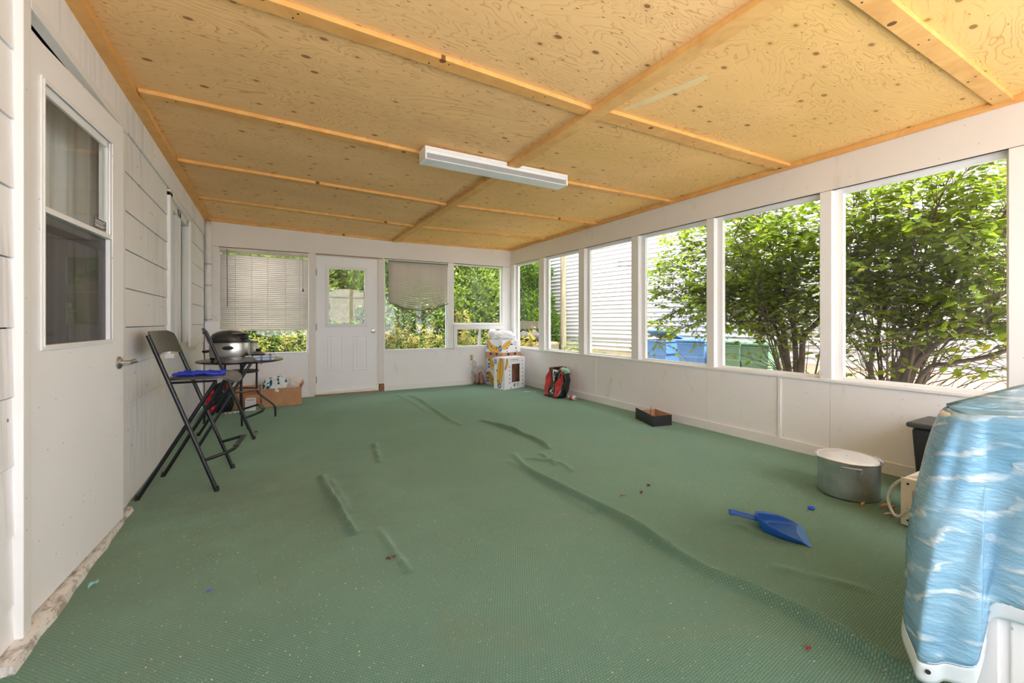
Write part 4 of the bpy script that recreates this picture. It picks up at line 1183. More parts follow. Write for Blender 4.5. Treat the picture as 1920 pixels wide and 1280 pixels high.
# ------------------------------------------------------------------ venetian blinds on the end wall
def slat_mat(name, c, trans):
    t = NT(name); p = t.pos()
    col = t.mix(t.mapr(t.noise(p, 3, 4), 0.3, 0.7), tuple(q * 0.9 for q in c[:3]) + (1,), c)
    tl = t.n('ShaderNodeBsdfTranslucent'); t.set(tl, 0, col)
    mx = t.n('ShaderNodeMixShader'); t.set(mx, 0, trans); t.set(mx, 1, t.bsdf(col, 0.45, 0, 0.3)); t.set(mx, 2, tl.outputs[0])
    return t.done(mx.outputs[0])
M_sl1 = slat_mat('ivory_slat', srgb(250, 243, 238), 0.42)
M_sl2 = slat_mat('taupe_slat', srgb(220, 208, 198), 0.14)
M_cord = plain('grey_cord', srgb(170, 162, 156), 0.8)
YBL = YB - 0.035
b1 = thing('closed_blind', (-0.04, YBL, 2.09), 'ivory venetian blind lowered over the left end wall window', 'blind')
def slat(x0, x1, w, tilt, n=2, sag=0.0, m=None, parent=None, name='slat'):
    """gently cupped strip"""
    mb = MB(); nx_ = 10 if sag else 1
    def fn(a, b):
        k = (b - 0.5) * w; cup = 0.0022 * (1 - (2 * b - 1) ** 2)
        yy = math.cos(tilt) * k - math.sin(tilt) * cup; zz = math.sin(tilt) * k + math.cos(tilt) * cup
        return (x0 + (x1 - x0) * a, yy, zz - sag * 4 * a * (1 - a))
    return mb.grid(fn, nx_, 4).build(name, m, parent, local=True, smooth='all', solid=0.0008)
s0 = slat(-0.535, 0.532, 0.0330, R(-50), m=M_sl1, parent=b1)
NS = 39
for k in range(NS):
    z = -0.045 - k * 0.0272
    rot = (rnd.uniform(-0.05, 0.05), rnd.uniform(-0.0015, 0.0015), 0)
    if k == 1: rot = (0.9, 0.003, 0)
    if k == 0: s0.location = (0, 0, z); s0.rotation_euler = rot
    else: share(s0, 'slat', b1, (0, rnd.uniform(-.001, .001), z), rot)
bx(-0.538, 0.535, -0.02, 0.02, -0.032, 0.0).build('head_rail', M_sl1, b1, local=True, bevel=0.003)
bx(-0.535, 0.532, -0.012, 0.012, -0.045 - NS * 0.0272 - 0.008, -0.045 - NS * 0.0272 + 0.008).build('bottom_rail', M_sl1, b1, local=True, bevel=0.003)
for xx in (-0.36, -0.17, 0.02, 0.24, 0.42):
    MB().tube([(xx, -0.019, -0.03), (xx, -0.019, -0.045 - NS * 0.0272)], 0.0011, 4).build('ladder_string', M_cord, b1, local=True)
MB().tube([(-0.455, -0.030, -0.02), (-0.452, -0.032, -0.35), (-0.45, -0.030, -0.79)], 0.005, 6).build('tilt_wand', plain('wand_grey', srgb(130, 128, 126), 0.3), b1, local=True, smooth='all')
lc = MB().tube([(0.462, -0.026, -0.02), (0.464, -0.03, -0.3), (0.462, -0.028, -0.52)], 0.0022, 5).build('lift_cord', M_cord, b1, local=True)
MB().lathe([(0, 0.0), (0.006, 0.002), (0.011, -0.04), (0, -0.042)], (0.464, -0.028, -0.515), 8).build('tassel', M_black, lc, local=True)

b2 = thing('sagging_blind', (2.15, YBL, 2.07), 'taupe venetian blind raised and sagging, right of the end wall door', 'blind')
hw = 0.50
bx(-hw, hw, -0.014, 0.014, -0.006, 0.008).build('head_rail', plain('dark_rail', srgb(110, 100, 94), 0.5), b2, local=True)
for k in range(27):
    sg = 0.125 * (k / 26.0) ** 3.2
    o_ = slat(-hw, hw, 0.0285, R(-46), sag=sg, m=M_sl2, parent=b2)
    o_.location = (0, 0, -0.022 - k * 0.0232)
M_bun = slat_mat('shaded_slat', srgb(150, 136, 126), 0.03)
for k in range(5):
    o_ = slat(-hw + 0.004 * k, hw + 0.01, 0.026, R(-14), sag=0.128 - 0.003 * k, m=M_bun, parent=b2, name='bunched_slat')
    o_.location = (0, 0, -0.648 - 0.005 * k)
for (xa, za, xb_, zb_) in ((-0.36, -0.70, 0.015, -0.905), (0.035, -0.912, 0.345, -0.715)):
    for q in range(2):
        MB().bar((xa, 0.003 * q, za - 0.012 * q), (xb_, 0.003 * q, zb_ - 0.004 * q), 0.012, 0.020).build('broken_rail', M_bun, b2, local=True, bevel=0.002)
for xx in (-0.37, -0.19, 0.0, 0.19, 0.38):
    MB().tube([(xx, -0.016, -0.01), (xx, -0.016, -0.66 - 0.12 * (1 - (xx / hw) ** 2))], 0.0011, 4).build('ladder_string', M_cord, b2, local=True)

# ------------------------------------------------------------------ folding bar stools
M_tube = plain('black_steel_tube', srgb(34, 36, 42), 0.32, 0.3, 0.6)
def lam_mat():
    t = NT('black_brown_laminate'); p = t.objc()
    n = t.noise(t.scalev(p, (3, 40, 3)), 3, 4)
    return t.done(t.bsdf(t.mix(t.mapr(n, 0.35, 0.65), srgb(52, 48, 46), srgb(76, 70, 66)), 0.32, 0, 0.6))
M_lam = lam_mat()
def make_stool(label):
    o = thing('folding_bar_stool', (0, 0, 0), label, 'stool', 'folding bar stools along the siding')
    L = dict(local=True)
    for s_ in (-1, 1):
        fx, fy = 0.205, 0.238 * s_
        tx, ty = -0.158, 0.215 * s_
        lg = MB().tube([(fx, fy, 0.012), (tx, ty, 1.015)], 0.0125, 10).build('front_leg', M_tube, o, smooth=True, **L)
        MB().tube([(fx + 0.004, fy, 0.0), (fx, fy, 0.03)], 0.0155, 10).build('rubber_foot', M_black, lg, smooth=True, **L)
        lg = MB().tube([(-0.205, 0.218 * s_, 0.012), (0.19, 0.175 * s_, 0.705)], 0.0125, 10).build('rear_leg', M_tube, o, smooth=True, **L)
        MB().tube([(-0.212, 0.218 * s_, 0.0), (-0.204, 0.218 * s_, 0.03)], 0.0155, 10).build('rubber_foot', M_black, lg, smooth=True, **L)
        # pivot bolt where the legs cross
        MB().tube([(0.03, 0.19 * s_, 0.425), (0.03, 0.240 * s_, 0.425)], 0.008, 8).build('pivot_bolt', M_tube, o, smooth=True, **L)
        MB().tube([(-0.06, 0.21 * s_, 0.712), (0.20, 0.19 * s_, 0.712)], 0.008, 6).build('seat_rail', M_tube, o, smooth=True, **L)
    ft = smoothpath([(0.132, -0.232, 0.205), (0.20, -0.222, 0.222), (0.275, -0.195, 0.244), (0.298, -0.14, 0.25), (0.298, 0, 0.25), (0.298, 0.14, 0.25), (0.275, 0.195, 0.244), (0.20, 0.222, 0.222), (0.132, 0.232, 0.205)], 4)
    fr_ = MB().tube(ft, 0.0105, 8).build('footrest', M_tube, o, smooth=True, **L)
    bx(0.280, 0.316, -0.15, 0.15, 0.256, 0.264).build('tread', M_tube, fr_, bevel=0.003, **L)
    # seat: rounded plan, waterfall front edge
    def outline(n=44):
        out = []
        for k in range(n):
            a = 2 * math.pi * k / n
            cx, sy = math.cos(a), math.sin(a); e = 0.42
            out.append((0.10 + 0.19 * math.copysign(abs(cx) ** e, cx), 0.212 * math.copysign(abs(sy) ** e, sy)))
        return out
    def seat_z(x): return 0.742 - (max(0, x - 0.20) / 0.09) ** 2 * 0.045 - (max(0, -0.02 - x) / 0.07) ** 2 * 0.006
    ol = outline(); mb = MB(); rings = [1.0, 0.85, 0.6, 0.3]
    n = len(ol); v = []; f = []
    for dz in (0, -0.016):
        for k_ in rings:
            for (x, y) in ol:
                xx, yy = 0.10 + (x - 0.10) * k_, y * k_
                v.append((xx, yy, seat_z(xx) + dz))
        v.append((0.10, 0, seat_z(0.10) + dz))
    m_ = len(rings) * n + 1
    for q in range(2):
        for i in range(len(rings) - 1):
            for j in range(n):
                a = q * m_ + i * n + j; b_ = q * m_ + i * n + (j + 1) % n
                f.append((a, b_, b_ + n, a + n))
        for j in range(n): f.append((q * m_ + 3 * n + j, q * m_ + 3 * n + (j + 1) % n, q * m_ + m_ - 1))
    for j in range(n): f.append((j, (j + 1) % n, m_ + (j + 1) % n, m_ + j))
    mb.add(v, f).build('seat', M_lam, o, smooth=True, **L)
    # backrest: curved panel following the tubes, arched lower edge
    dirv = Vector((-0.158 - 0.205, 0, 1.0)).normalized()
    mb = MB(); NU, NV = 20, 5; v = []; f = []
    for q in (0, 1):
        for i in range(NU + 1):
            yy = -0.222 + 0.444 * i / NU; e = yy / 0.222
            lo = 0.868 + 0.030 * (1 - e * e) ** 0.5 if abs(e) < 0.9 else 0.868 + 0.012 * (1 - abs(e)) / 0.1
            hi = 1.040 - 0.022 * max(0, abs(e) - 0.75) / 0.25
            for j in range(NV + 1):
                z = lo + (hi - lo) * j / NV
                x = 0.205 - 0.363 * z + 0.020 - 0.025 * (1 - e * e) - q * 0.013 + (0.006 if j in (0, NV) else 0) * (0.5 - q) * -1
                v.append((x, yy, z))
    W = NV + 1; mm = (NU + 1) * W
    for q in (0, 1):
        for i in range(NU):
            for j in range(NV):
                a = q * mm + i * W + j; f.append((a, a + W, a + W + 1, a + 1))
    per = [i * W for i in range(NU + 1)] + [NU * W + j for j in range(1, W)] + [i * W + NV for i in range(NU - 1, -1, -1)] + [j for j in range(NV - 1, 0, -1)]
    for k in range(len(per)):
        a, b_ = per[k], per[(k + 1) % len(per)]; f.append((a, b_, mm + b_, mm + a))
    br_ = mb.add(v, f).build('backrest', M_lam, o, smooth=True, **L)
    MB().tube([(-0.150, -0.212, 0.995), (-0.168, -0.1, 0.995), (-0.172, 0, 0.995), (-0.168, 0.1, 0.995), (-0.150, 0.212, 0.995)], 0.010, 8).build('cross_tube', M_tube, o, smooth=True, **L)
    return o
st1 = make_stool('black folding bar stool nearer the house door, blue strap on its seat')
st1.location = (-0.475, 3.635, 0); st1.rotation_euler = (0, 0, R(-7))
st2 = copy_thing(st1, (-0.362, 4.905, 0), R(7), 'black folding bar stool standing in front of the small round table')

# blue braided strap on the nearer seat
bs = thing('blue_strap', (-0.39, 3.60, 0.742), 'bright blue braided strap lying on the nearer bar stool seat', 'strap')
M_bl = plain('blue_webbing', srgb(36, 66, 214), 0.5, var=0.2, vscale=40)
for k in range(5):
    P = []
    for i in range(26):
        t_ = i / 25
        P.append((-0.15 + 0.27 * t_ + 0.018 * math.sin(t_ * 22 + k * 2.1), -0.10 + 0.045 * k + 0.022 * math.sin(t_ * 14 + k * 1.7), 0.011 + 0.004 * math.sin(t_ * 26 + k * 2.6)))
    MB().tube(P, 0.0072, 6).build('strand', M_bl, bs, local=True, smooth='all')
bs.rotation_euler = (0, 0, R(-7))

# ------------------------------------------------------------------ small round table
TC = Vector((-0.275, 5.68, 0)); TZ = 0.68
tb = thing('round_bistro_table', TC, 'small round black metal table beside the siding wall', 'table')
MB().lathe([(0, 0.655), (0.385, 0.655), (0.412, 0.660), (0.420, 0.668), (0.415, 0.676), (0.405, TZ - 0.002), (0, TZ - 0.002)], n=48).build('tabletop', plain('black_tabletop', srgb(52, 54, 58), 0.25, 0, 0.6), tb, local=True, smooth=True)
for k in range(4):
    a = R(4 + 90 * k); ca, sa_ = math.cos(a), math.sin(a)
    P = smoothpath([(0.15, 0.655), (0.15, 0.5), (0.15, 0.36), (0.168, 0.29), (0.24, 0.215), (0.315, 0.14), (0.335, 0.09), (0.337, 0.0)], 4)
    P = smoothpath([Vector((r_ * ca, r_ * sa_, z_)) for r_, z_ in ((0.15, 0.655), (0.15, 0.5), (0.15, 0.36), (0.168, 0.29), (0.24, 0.215), (0.315, 0.14), (0.335, 0.09), (0.337, 0.0))], 4)
    MB().tube(P, 0.0105, 8).build('leg', M_tube, tb, local=True, smooth=True)
for z_, m in ((0.545, M_tube), (0.335, plain('worn_steel_ring', srgb(120, 116, 110), 0.3, 0.9))):
    MB().tube([(0.165 * math.cos(2 * math.pi * k / 28), 0.165 * math.sin(2 * math.pi * k / 28), z_) for k in range(28)], 0.010, 8, closed=True).build('ring', m, tb, local=True, smooth='all')
MB().lathe([(0, 0.543), (0.155, 0.543), (0.155, 0.549), (0, 0.549)], n=28).build('shelf', plain('dark_shelf', srgb(70, 72, 74), 0.4), tb, local=True)

# ------------------------------------------------------------------ on the table
M_steel = plain('brushed_stainless', srgb(206, 204, 200), 0.30, 1.0, var=0.05)
sc = thing('slow_cooker', (-0.375, 5.60, TZ), 'stainless slow cooker with black hinged lid on the round table', 'cooker')
sc.rotation_euler = (0, 0, R(-14))
SX, SY = 1.0, 0.78
MB().lathe([(0, 0.0), (0.165, 0.0), (0.182, 0.012), (0.186, 0.035), (0, 0.035)], n=40, sx=SX, sy=SY).build('base', M_black, sc, local=True, smooth=True)
MB().lathe([(0.184, 0.033), (0.192, 0.06), (0.192, 0.185), (0.188, 0.196), (0, 0.196)], n=40, sx=SX, sy=SY).build('body', M_steel, sc, local=True, smooth=True)
MB().lathe([(0.186, 0.194), (0.205, 0.200), (0.205, 0.212), (0.19, 0.216), (0, 0.216)], n=40, sx=SX, sy=SY).build('rim', M_black, sc, local=True, smooth=True)
M_lid = plain('smoked_lid', srgb(58, 60, 66), 0.12, 0, 0.8)
ld = MB().lathe([(0.186, 0.214), (0.18, 0.255), (0.165, 0.285), (0.12, 0.312), (0.06, 0.326), (0, 0.33)], n=40, sx=SX, sy=SY).build('lid', M_lid, sc, local=True, smooth=True)
bx(0.06, 0.195, -0.10, -0.03, 0.225, 0.290).build('latch_block', M_black, ld, local=True, bevel=0.014, seg=3)
bx(0.05, 0.19, -0.112, -0.09, 0.288, 0.302).build('chrome_strip', M_chrome, ld, local=True, bevel=0.005)
MB().lathe([(0, 0), (0.052, 0), (0.05, 0.022), (0, 0.024)], n=20, sx=1.0, sy=0.42, M=frame((0.03, -0.148, 0.14), (1, 0.1, 0), (0, 0, 1))).build('side_handle', M_black, sc, local=True, smooth=True)
MB().tube(smoothpath([(-0.185, -0.07, 0.10), (-0.235, -0.05, 0.10), (-0.24, 0.0, 0.10), (-0.235, 0.05, 0.10), (-0.185, 0.07, 0.10)], 3), 0.012, 8).build('end_handle', M_black, sc, local=True, smooth='all')
jr = thing('glass_jar', (-0.155, 5.80, TZ), 'pale green glass jar with grey lid behind the slow cooker', 'jar')
MB().lathe([(0, 0), (0.038, 0), (0.042, 0.01), (0.042, 0.165), (0.036, 0.178), (0, 0.178)], n=24).build('jar_body', plain('pale_green_glass', srgb(206, 216, 190), 0.15, 0, 0.6), jr, local=True, smooth=True)
MB().lathe([(0, 0.176), (0.044, 0.176), (0.044, 0.2), (0, 0.2)], n=24).build('lid', plain('grey_lid', srgb(120, 120, 112), 0.4), jr, local=True, smooth=True)
tr = thing('checked_tray', (-0.085, 5.50, TZ), 'blue and white checked tray at the table edge', 'tray')
tr.rotation_euler = (0, 0, R(-4))
TW, TD, TH = 0.285, 0.12, 0.052
mb = MB(); mb.box(-TW / 2, TW / 2, -TD / 2, TD / 2, 0, 0.006)
for (a, b, c_, e) in ((-TW / 2, TW / 2, -TD / 2, -TD / 2 + 0.006), (-TW / 2, TW / 2, TD / 2 - 0.006, TD / 2), (-TW / 2, -TW / 2 + 0.006, -TD / 2, TD / 2), (TW / 2 - 0.006, TW / 2, -TD / 2, TD / 2)): mb.box(a, b, c_, e, 0, TH)
tro = mb.build('tray_body', plain('white_tray', srgb(226, 230, 238), 0.5), tr, local=True, bevel=0.002)
for k in range(3):
    xx = -TW / 2 + 0.062 + 0.085 * k
    bx(xx, xx + 0.02, -TD / 2 - 0.001, -TD / 2, 0.001, TH - 0.001).build('blue_check', plain('blue_print', srgb(110, 140, 196), 0.5), tro, local=True)
bx(-TW / 2, TW / 2, -TD / 2 - 0.0012, -TD / 2 - 0.0002, TH * 0.42, TH * 0.60).build('blue_check', bpy.data.materials['blue_print'], tro, local=True)
pt = thing('small_black_pot', (-0.105, 5.50, TZ + 0.0075), 'small black lidded pot sitting in the checked tray', 'pot')
MB().lathe([(0, 0.0), (0.048, 0.0), (0.062, 0.025), (0.066, 0.06), (0, 0.06)], n=24, sy=0.78).build('pot_body', plain('black_enamel', srgb(34, 34, 38), 0.2, 0, 0.7), pt, local=True, smooth=True)
pl = MB().lathe([(0.066, 0.06), (0.06, 0.07), (0.03, 0.085), (0, 0.088)], n=24, sy=0.78).build('lid', plain('glass_lid_grey', srgb(130, 126, 122), 0.15, 0, 0.7), pt, local=True, smooth=True)
MB().lathe([(0, 0.086), (0.022, 0.09), (0.026, 0.108), (0.018, 0.118), (0, 0.12)], n=16).build('knob', M_black, pl, local=True, smooth=True)
MB().tube(smoothpath([(-0.06, -0.01, 0.045), (-0.08, -0.012, 0.03), (-0.105, -0.012, 0.025)], 3), 0.007, 6).build('handle', M_black, pt, local=True, smooth='all')
on = MB().lathe([(0, 0.0), (0.014, 0.002), (0.027, 0.016), (0.030, 0.030), (0.022, 0.046), (0.008, 0.054), (0.004, 0.066), (0, 0.067)], (0, 0, 0), 18).build('onion', plain('brown_onion_skin', srgb(176, 118, 84), 0.4, var=0.25, vscale=40), None, smooth=True)
on.location = (0.01, 5.485, TZ + 0.0075); tag(on, 'small brown onion beside the black pot in the tray', 'onion')

# ------------------------------------------------------------------ boxes and bundle under the table
def carton(name, x0, x1, y0, y1, h, label, mat, flap=None, t_=0.006, lean=0.0):
    o = thing(name, ((x0 + x1) / 2, (y0 + y1) / 2, 0), label, 'box', 'cardboard boxes under the window')
    bx(x0, x1, y0, y1, 0.002, 0.008).build('bottom', mat, o)
    for (a, b, c_, e) in ((x0, x1, y0, y0 + t_), (x0, x1, y1 - t_, y1), (x0, x0 + t_, y0 + t_, y1 - t_), (x1 - t_, x1, y0 + t_, y1 - t_)):
        bx(a, b, c_, e, 0.008, h).build('side_panel', mat, o)
    return o
def card_mat():
    t = NT('brown_cardboard'); p = t.pos(); n = t.noise(p, 7, 4); f_ = t.noise(t.scalev(p, (60, 60, 3)), 3, 2)
    c = t.mix(t.mapr(n, 0.3, 0.7), srgb(186, 138, 100), srgb(206, 160, 122))
    return t.done(t.bsdf(t.mix(t.mapr(f_, 0.4, 0.7, 0, 0.15), c, srgb(160, 112, 76)), 0.85, 0, 0.1))
M_card = card_mat()
cA = carton('cardboard_box', -0.085, 0.375, 6.36, 6.66, 0.235, 'open cardboard box filled with patterned cloth below the blind', M_card)
MB().add([(0.375, 6.36, 0.232), (0.375, 6.66, 0.232), (0.405, 6.66, 0.30), (0.405, 6.38, 0.29)], [(0, 1, 2, 3)]).build('flap', M_card, cA, solid=0.005)
cB = carton('cardboard_box', -0.42, -0.095, 6.40, 6.70, 0.165, 'low cardboard box directly left of the cloth filled one', M_card)
MB().add([(-0.42, 6.69, 0.165), (-0.095, 6.69, 0.165), (-0.095, 6.72, 0.25), (-0.42, 6.72, 0.25)], [(0, 1, 2, 3)]).build('flap', M_card, cB, solid=0.005)
wbx = thing('white_carton', (-0.20, 6.25, 0), 'small white carton on the carpet before the cardboard boxes', 'box')
M_wcard = plain('white_card', srgb(236, 234, 236), 0.6)
bx(-0.26, -0.148, 6.20, 6.31, 0, 0.125).build('carton_body', M_wcard, wbx, bevel=0.002)
bx(-0.25, -0.158, 6.215, 6.295, 0.1245, 0.1265).build('shade_panel', plain('box_shadow', srgb(150, 142, 138), 0.8), wbx)  # panel in a shade colour stands in for the dark inside
MB().add([(-0.26, 6.31, 0.125), (-0.148, 6.31, 0.125), (-0.15, 6.32, 0.14), (-0.255, 6.325, 0.142)], [(0, 1, 2, 3)]).build('flap', M_wcard, wbx, solid=0.002)

def lump(name, c, rx, ry, rz, seed, amp, mat, freq=5.0, lv=4, flat=0.0, squash=None, parent=None):
    """crumpled soft body, flat underneath"""
    rng = random.Random(seed); bm = bmesh.new(); bmesh.ops.create_icosphere(bm, subdivisions=lv, radius=1.0)
    ph = [(Vector((rng.uniform(-1, 1), rng.uniform(-1, 1), rng.uniform(-1, 1))).normalized() * freq * rng.uniform(.6, 1.9), rng.uniform(0, 6.28)) for _ in range(9)]
    for q in bm.verts:
        d = sum(abs(math.sin(q.co.dot(w_) + p_)) for w_, p_ in ph) / len(ph) - 0.6
        k = 1 + amp * d * 2
        q.co = Vector((q.co.x * rx * k, q.co.y * ry * k, max(q.co.z, -flat if flat else -9) * rz * k))
    me = bpy.data.meshes.new(name); bm.to_mesh(me); bm.free()
    me.materials.append(mat); me.polygons.foreach_set('use_smooth', [True] * len(me.polygons))
    o = bpy.data.objects.new(name, me); COL.objects.link(o)
    o.location = Vector(c) - (world_loc(parent) if parent else Vector((0, 0, 0))); o.parent = parent
    return o
def cloth_pat():
    t = NT('teal_leaf_print'); p = t.objc()
    v = t.voro(t.scalev(p, (1, 1, 1.3)), 24); cr = t.xyz(v.outputs['Color'])
    m = t.math('MULTIPLY', t.math('LESS_THAN', v.outputs['Distance'], 0.44), t.math('GREATER_THAN', cr[0], 0.5))
    c2 = t.mix(cr[1], srgb(20, 120, 170), srgb(0, 92, 112))
    return t.done(t.bsdf(t.mix(m, srgb(236, 238, 238), c2), 0.8, 0, 0.1))
cl = lump('patterned_cloth', (0.075, 6.49, 0.240), 0.150, 0.125, 0.135, 4, 0.28, cloth_pat(), 6.0, 5)
tag(cl, 'crumpled white cloth with teal leaf print in the cardboard box', 'cloth')
cl = lump('white_cloth', (0.268, 6.52, 0.240), 0.092, 0.11, 0.12, 9, 0.30, plain('off_white_cotton', srgb(226, 220, 214), 0.9), 5.0, 5)
tag(cl, 'crumpled off white cloth at the right of the same box', 'cloth')

rb = thing('red_black_bag', (-0.52, 6.30, 0), 'red and black bag slumped by the siding behind the stools', 'bag')
M_red = plain('red_nylon', srgb(206, 24, 40), 0.4, var=0.15); M_blk = plain('black_nylon', srgb(38, 38, 44), 0.5, var=0.3, vscale=20)
lump('bag_body', (-0.50, 6.30, 0.175), 0.125, 0.10, 0.19, 12, 0.14, M_blk, 4.0, 4, 0.92, parent=rb)
for (x, y, z, r_) in ((-0.605, 6.265, 0.245, 0.050), (-0.62, 6.25, 0.145, 0.052), (-0.60, 6.24, 0.060, 0.056), (-0.45, 6.24, 0.335, 0.046)):
    lump('red_pocket', (x, y, z), r_, r_ * 0.8, r_ * 1.15, int(z * 99), 0.05, M_red, 3.0, 3, parent=rb)
MB().tube(smoothpath([(-0.46, 6.22, 0.30), (-0.40, 6.17, 0.24), (-0.38, 6.16, 0.12), (-0.41, 6.18, 0.02)], 4), 0.010, 6).build('strap', M_blk, rb, smooth='all')
sh = MB().prism([(-0.46, 6.09), (-0.29, 6.11), (-0.30, 6.23), (-0.47, 6.20)], Matrix.Translation((0, 0, 0.006)), 0.003).build('paper_sheet', M_wcard, None)
tag(sh, 'white printed paper sheet on the carpet under the far stool', 'paper')
for k in range(3): MB().prism([(-0.44 + .05 * k, 6.11), (-0.425 + .05 * k, 6.11), (-0.43 + .05 * k, 6.16), (-0.445 + .05 * k, 6.16)], Matrix.Translation((0, 0, 0.0092)), 0.0006).build('print_mark', M_black, sh)

# ------------------------------------------------------------------ corner pipe, outlet
pi_ = thing('wrapped_pipe', (-0.70, 6.90, 0), 'white taped pipe running down the left end wall corner', 'pipe')
M_tape = plain('white_pipe_tape', srgb(228, 226, 222), 0.5, var=0.1, bump=0.4, bscale=25)
P = [(-0.697, 6.905, z) for z in (1.10, 1.14)] + [(-0.70 + 0.004 * math.sin(z * 7), 6.905, z) for z in np.linspace(1.2, 2.42, 14)]
rr = [0.030, 0.034] + [0.034 + 0.004 * math.sin(z * 9) for z in np.linspace(1.2, 2.42, 14)]
MB().tube(P, rr, 12).build('pipe', M_tape, pi_, smooth='all')
for z in (1.13, 1.58, 1.86): MB().tube([(-0.70, 6.905, z - 0.008), (-0.70, 6.905, z + 0.008)], 0.041, 12).build('clip', M_alu, pi_, smooth=True)
MB().tube(smoothpath([(-0.733, 6.91, 2.4), (-0.728, 6.9, 1.9), (-0.735, 6.905, 1.5), (-0.725, 6.90, 1.15)], 5), 0.006, 6).build('cable', M_tape, pi_, smooth='all')
MB().tube(smoothpath([(-0.69, 6.88, 1.14), (-0.65, 6.86, 1.20), (-0.61, 6.87, 1.14), (-0.60, 6.90, 1.10)], 5), 0.004, 6).build('wire', M_tape, pi_, smooth='all')
bxg = thing('pipe_boxing', (-0.665, 6.90, 0), 'white boxed casing below the taped pipe in the corner', 'casing')
bx(-0.735, -0.590, 6.862, 6.934, 0.0, 1.092).build('casing_body', M_trim, bxg, bevel=0.003)
bx(-0.740, -0.585, 6.858, 6.934, 1.092, 1.102).build('cap', M_trim, bxg, bevel=0.002)
ot = thing('wall_outlet', (3.106, YB, 0.465), 'beige wall outlet left of the banana boxes', 'outlet')
M_out = plain('ivory_plastic', srgb(222, 214, 190), 0.4)
bx(-0.037, 0.037, -0.006, 0.0, -0.06, 0.06).build('cover_plate', M_out, ot, local=True, bevel=0.002)
for z in (0.022, -0.022): bx(-0.015, 0.015, -0.0075, -0.0055, z - 0.013, z + 0.013).build('socket', plain('outlet_brown', srgb(120, 100, 84), 0.5), ot, local=True, bevel=0.004)

# ------------------------------------------------------------------ banana boxes in the far corner
M_bbox = plain('white_print_board', srgb(238, 238, 240), 0.6, var=0.04)
M_ban = plain('banana_yellow', srgb(244, 190, 60), 0.6, var=0.06)
M_ink = plain('dark_blue_ink', srgb(44, 60, 92), 0.6)
M_oval = plain('label_blue', srgb(76, 128, 196), 0.6)
M_grey = plain('grey_print', srgb(168, 172, 180), 0.6)
M_inkb = plain('black_print', srgb(40, 36, 38), 0.6)
def bez(p0, p1, p2, n=14):
    return [((1 - t_) ** 2 * p0[0] + 2 * t_ * (1 - t_) * p1[0] + t_ * t_ * p2[0], (1 - t_) ** 2 * p0[1] + 2 * t_ * (1 - t_) * p1[1] + t_ * t_ * p2[1]) for t_ in [i / n for i in range(n + 1)]]
def crescent(p0, p1, p2, th, grow=0.0):
    c = bez(p0, p1, p2); L, Rr = [], []
    for i, (x, y) in enumerate(c):
        a = c[max(i - 1, 0)]; b = c[min(i + 1, len(c) - 1)]
        dx, dy = b[0] - a[0], b[1] - a[1]; l = math.hypot(dx, dy); nx_, ny_ = -dy / l, dx / l
        t_ = i / (len(c) - 1); w_ = th * (0.18 + 0.82 * math.sin(math.pi * min(1, max(0, t_ * 0.92 + 0.04))) ** 0.8) + grow
        L.append((x + nx_ * w_, y + ny_ * w_)); Rr.append((x - nx_ * w_, y - ny_ * w_))
    return L + Rr[::-1]
def clip_poly(poly, w, h):
    return [(min(max(x, 0.002), w - 0.002), min(max(y, 0.002), h - 0.002)) for x, y in poly]
def rect(x0, y0, x1, y1): return [(x0, y0), (x1, y0), (x1, y1), (x0, y1)]
def disc(x, y, rx, ry, n=18): return [(x + rx * math.cos(2 * math.pi * k / n), y + ry * math.sin(2 * math.pi * k / n)) for k in range(n)]
def decal(poly, M, lift, mat, parent, name): return MB().prism(poly, M @ Matrix.Translation((0, 0, lift)), 0.0004).build(name, mat, parent)
def banana(M, w, h, p0, p1, p2, th, parent, spots=(), oval=None, tip=None):
    decal(clip_poly(crescent(p0, p1, p2, th, 0.006), w, h), M, 0.0002, M_ink, parent, 'banana_outline')
    decal(clip_poly(crescent(p0, p1, p2, th), w, h), M, 0.0007, M_ban, parent, 'banana_print')
    decal(clip_poly(crescent((p0[0], p0[1]), (p1[0], p1[1] + th * 0.5), p2, 0.004), w, h), M, 0.0012, M_ink, parent, 'banana_line')
    for x, y in spots: decal(disc(x, y, 0.011, 0.016, 10), M, 0.0017, M_inkb, parent, 'hand_hole')
    if oval:
        x, y, rx, ry = oval
        decal(disc(x, y, rx, ry), M, 0.0022, M_oval, parent, 'oval_sticker')
        decal(crescent((x - rx * .5, y - ry * .5), (x + rx * .3, y - ry * .2), (x + rx * .4, y + ry * .4), rx * 0.22), M, 0.0027, M_bbox, parent, 'sticker_mark')
def boxbody(o, M, w, d, h, mat, name='box_body', bev=0.006):
    """M: left-front-bottom corner, x along the face, y up, z outwards"""
    return MB().obox(M @ Matrix.Translation((w / 2, h / 2, -d / 2)), w, h, d).build(name, mat, o, bevel=bev)
PH = R(15); C0 = Vector((3.435, 6.42, 0)); dxr = Vector((math.cos(PH), math.sin(PH), 0)); dyl = Vector((-math.sin(PH), math.cos(PH), 0))
WR, WL = 0.44, 0.42
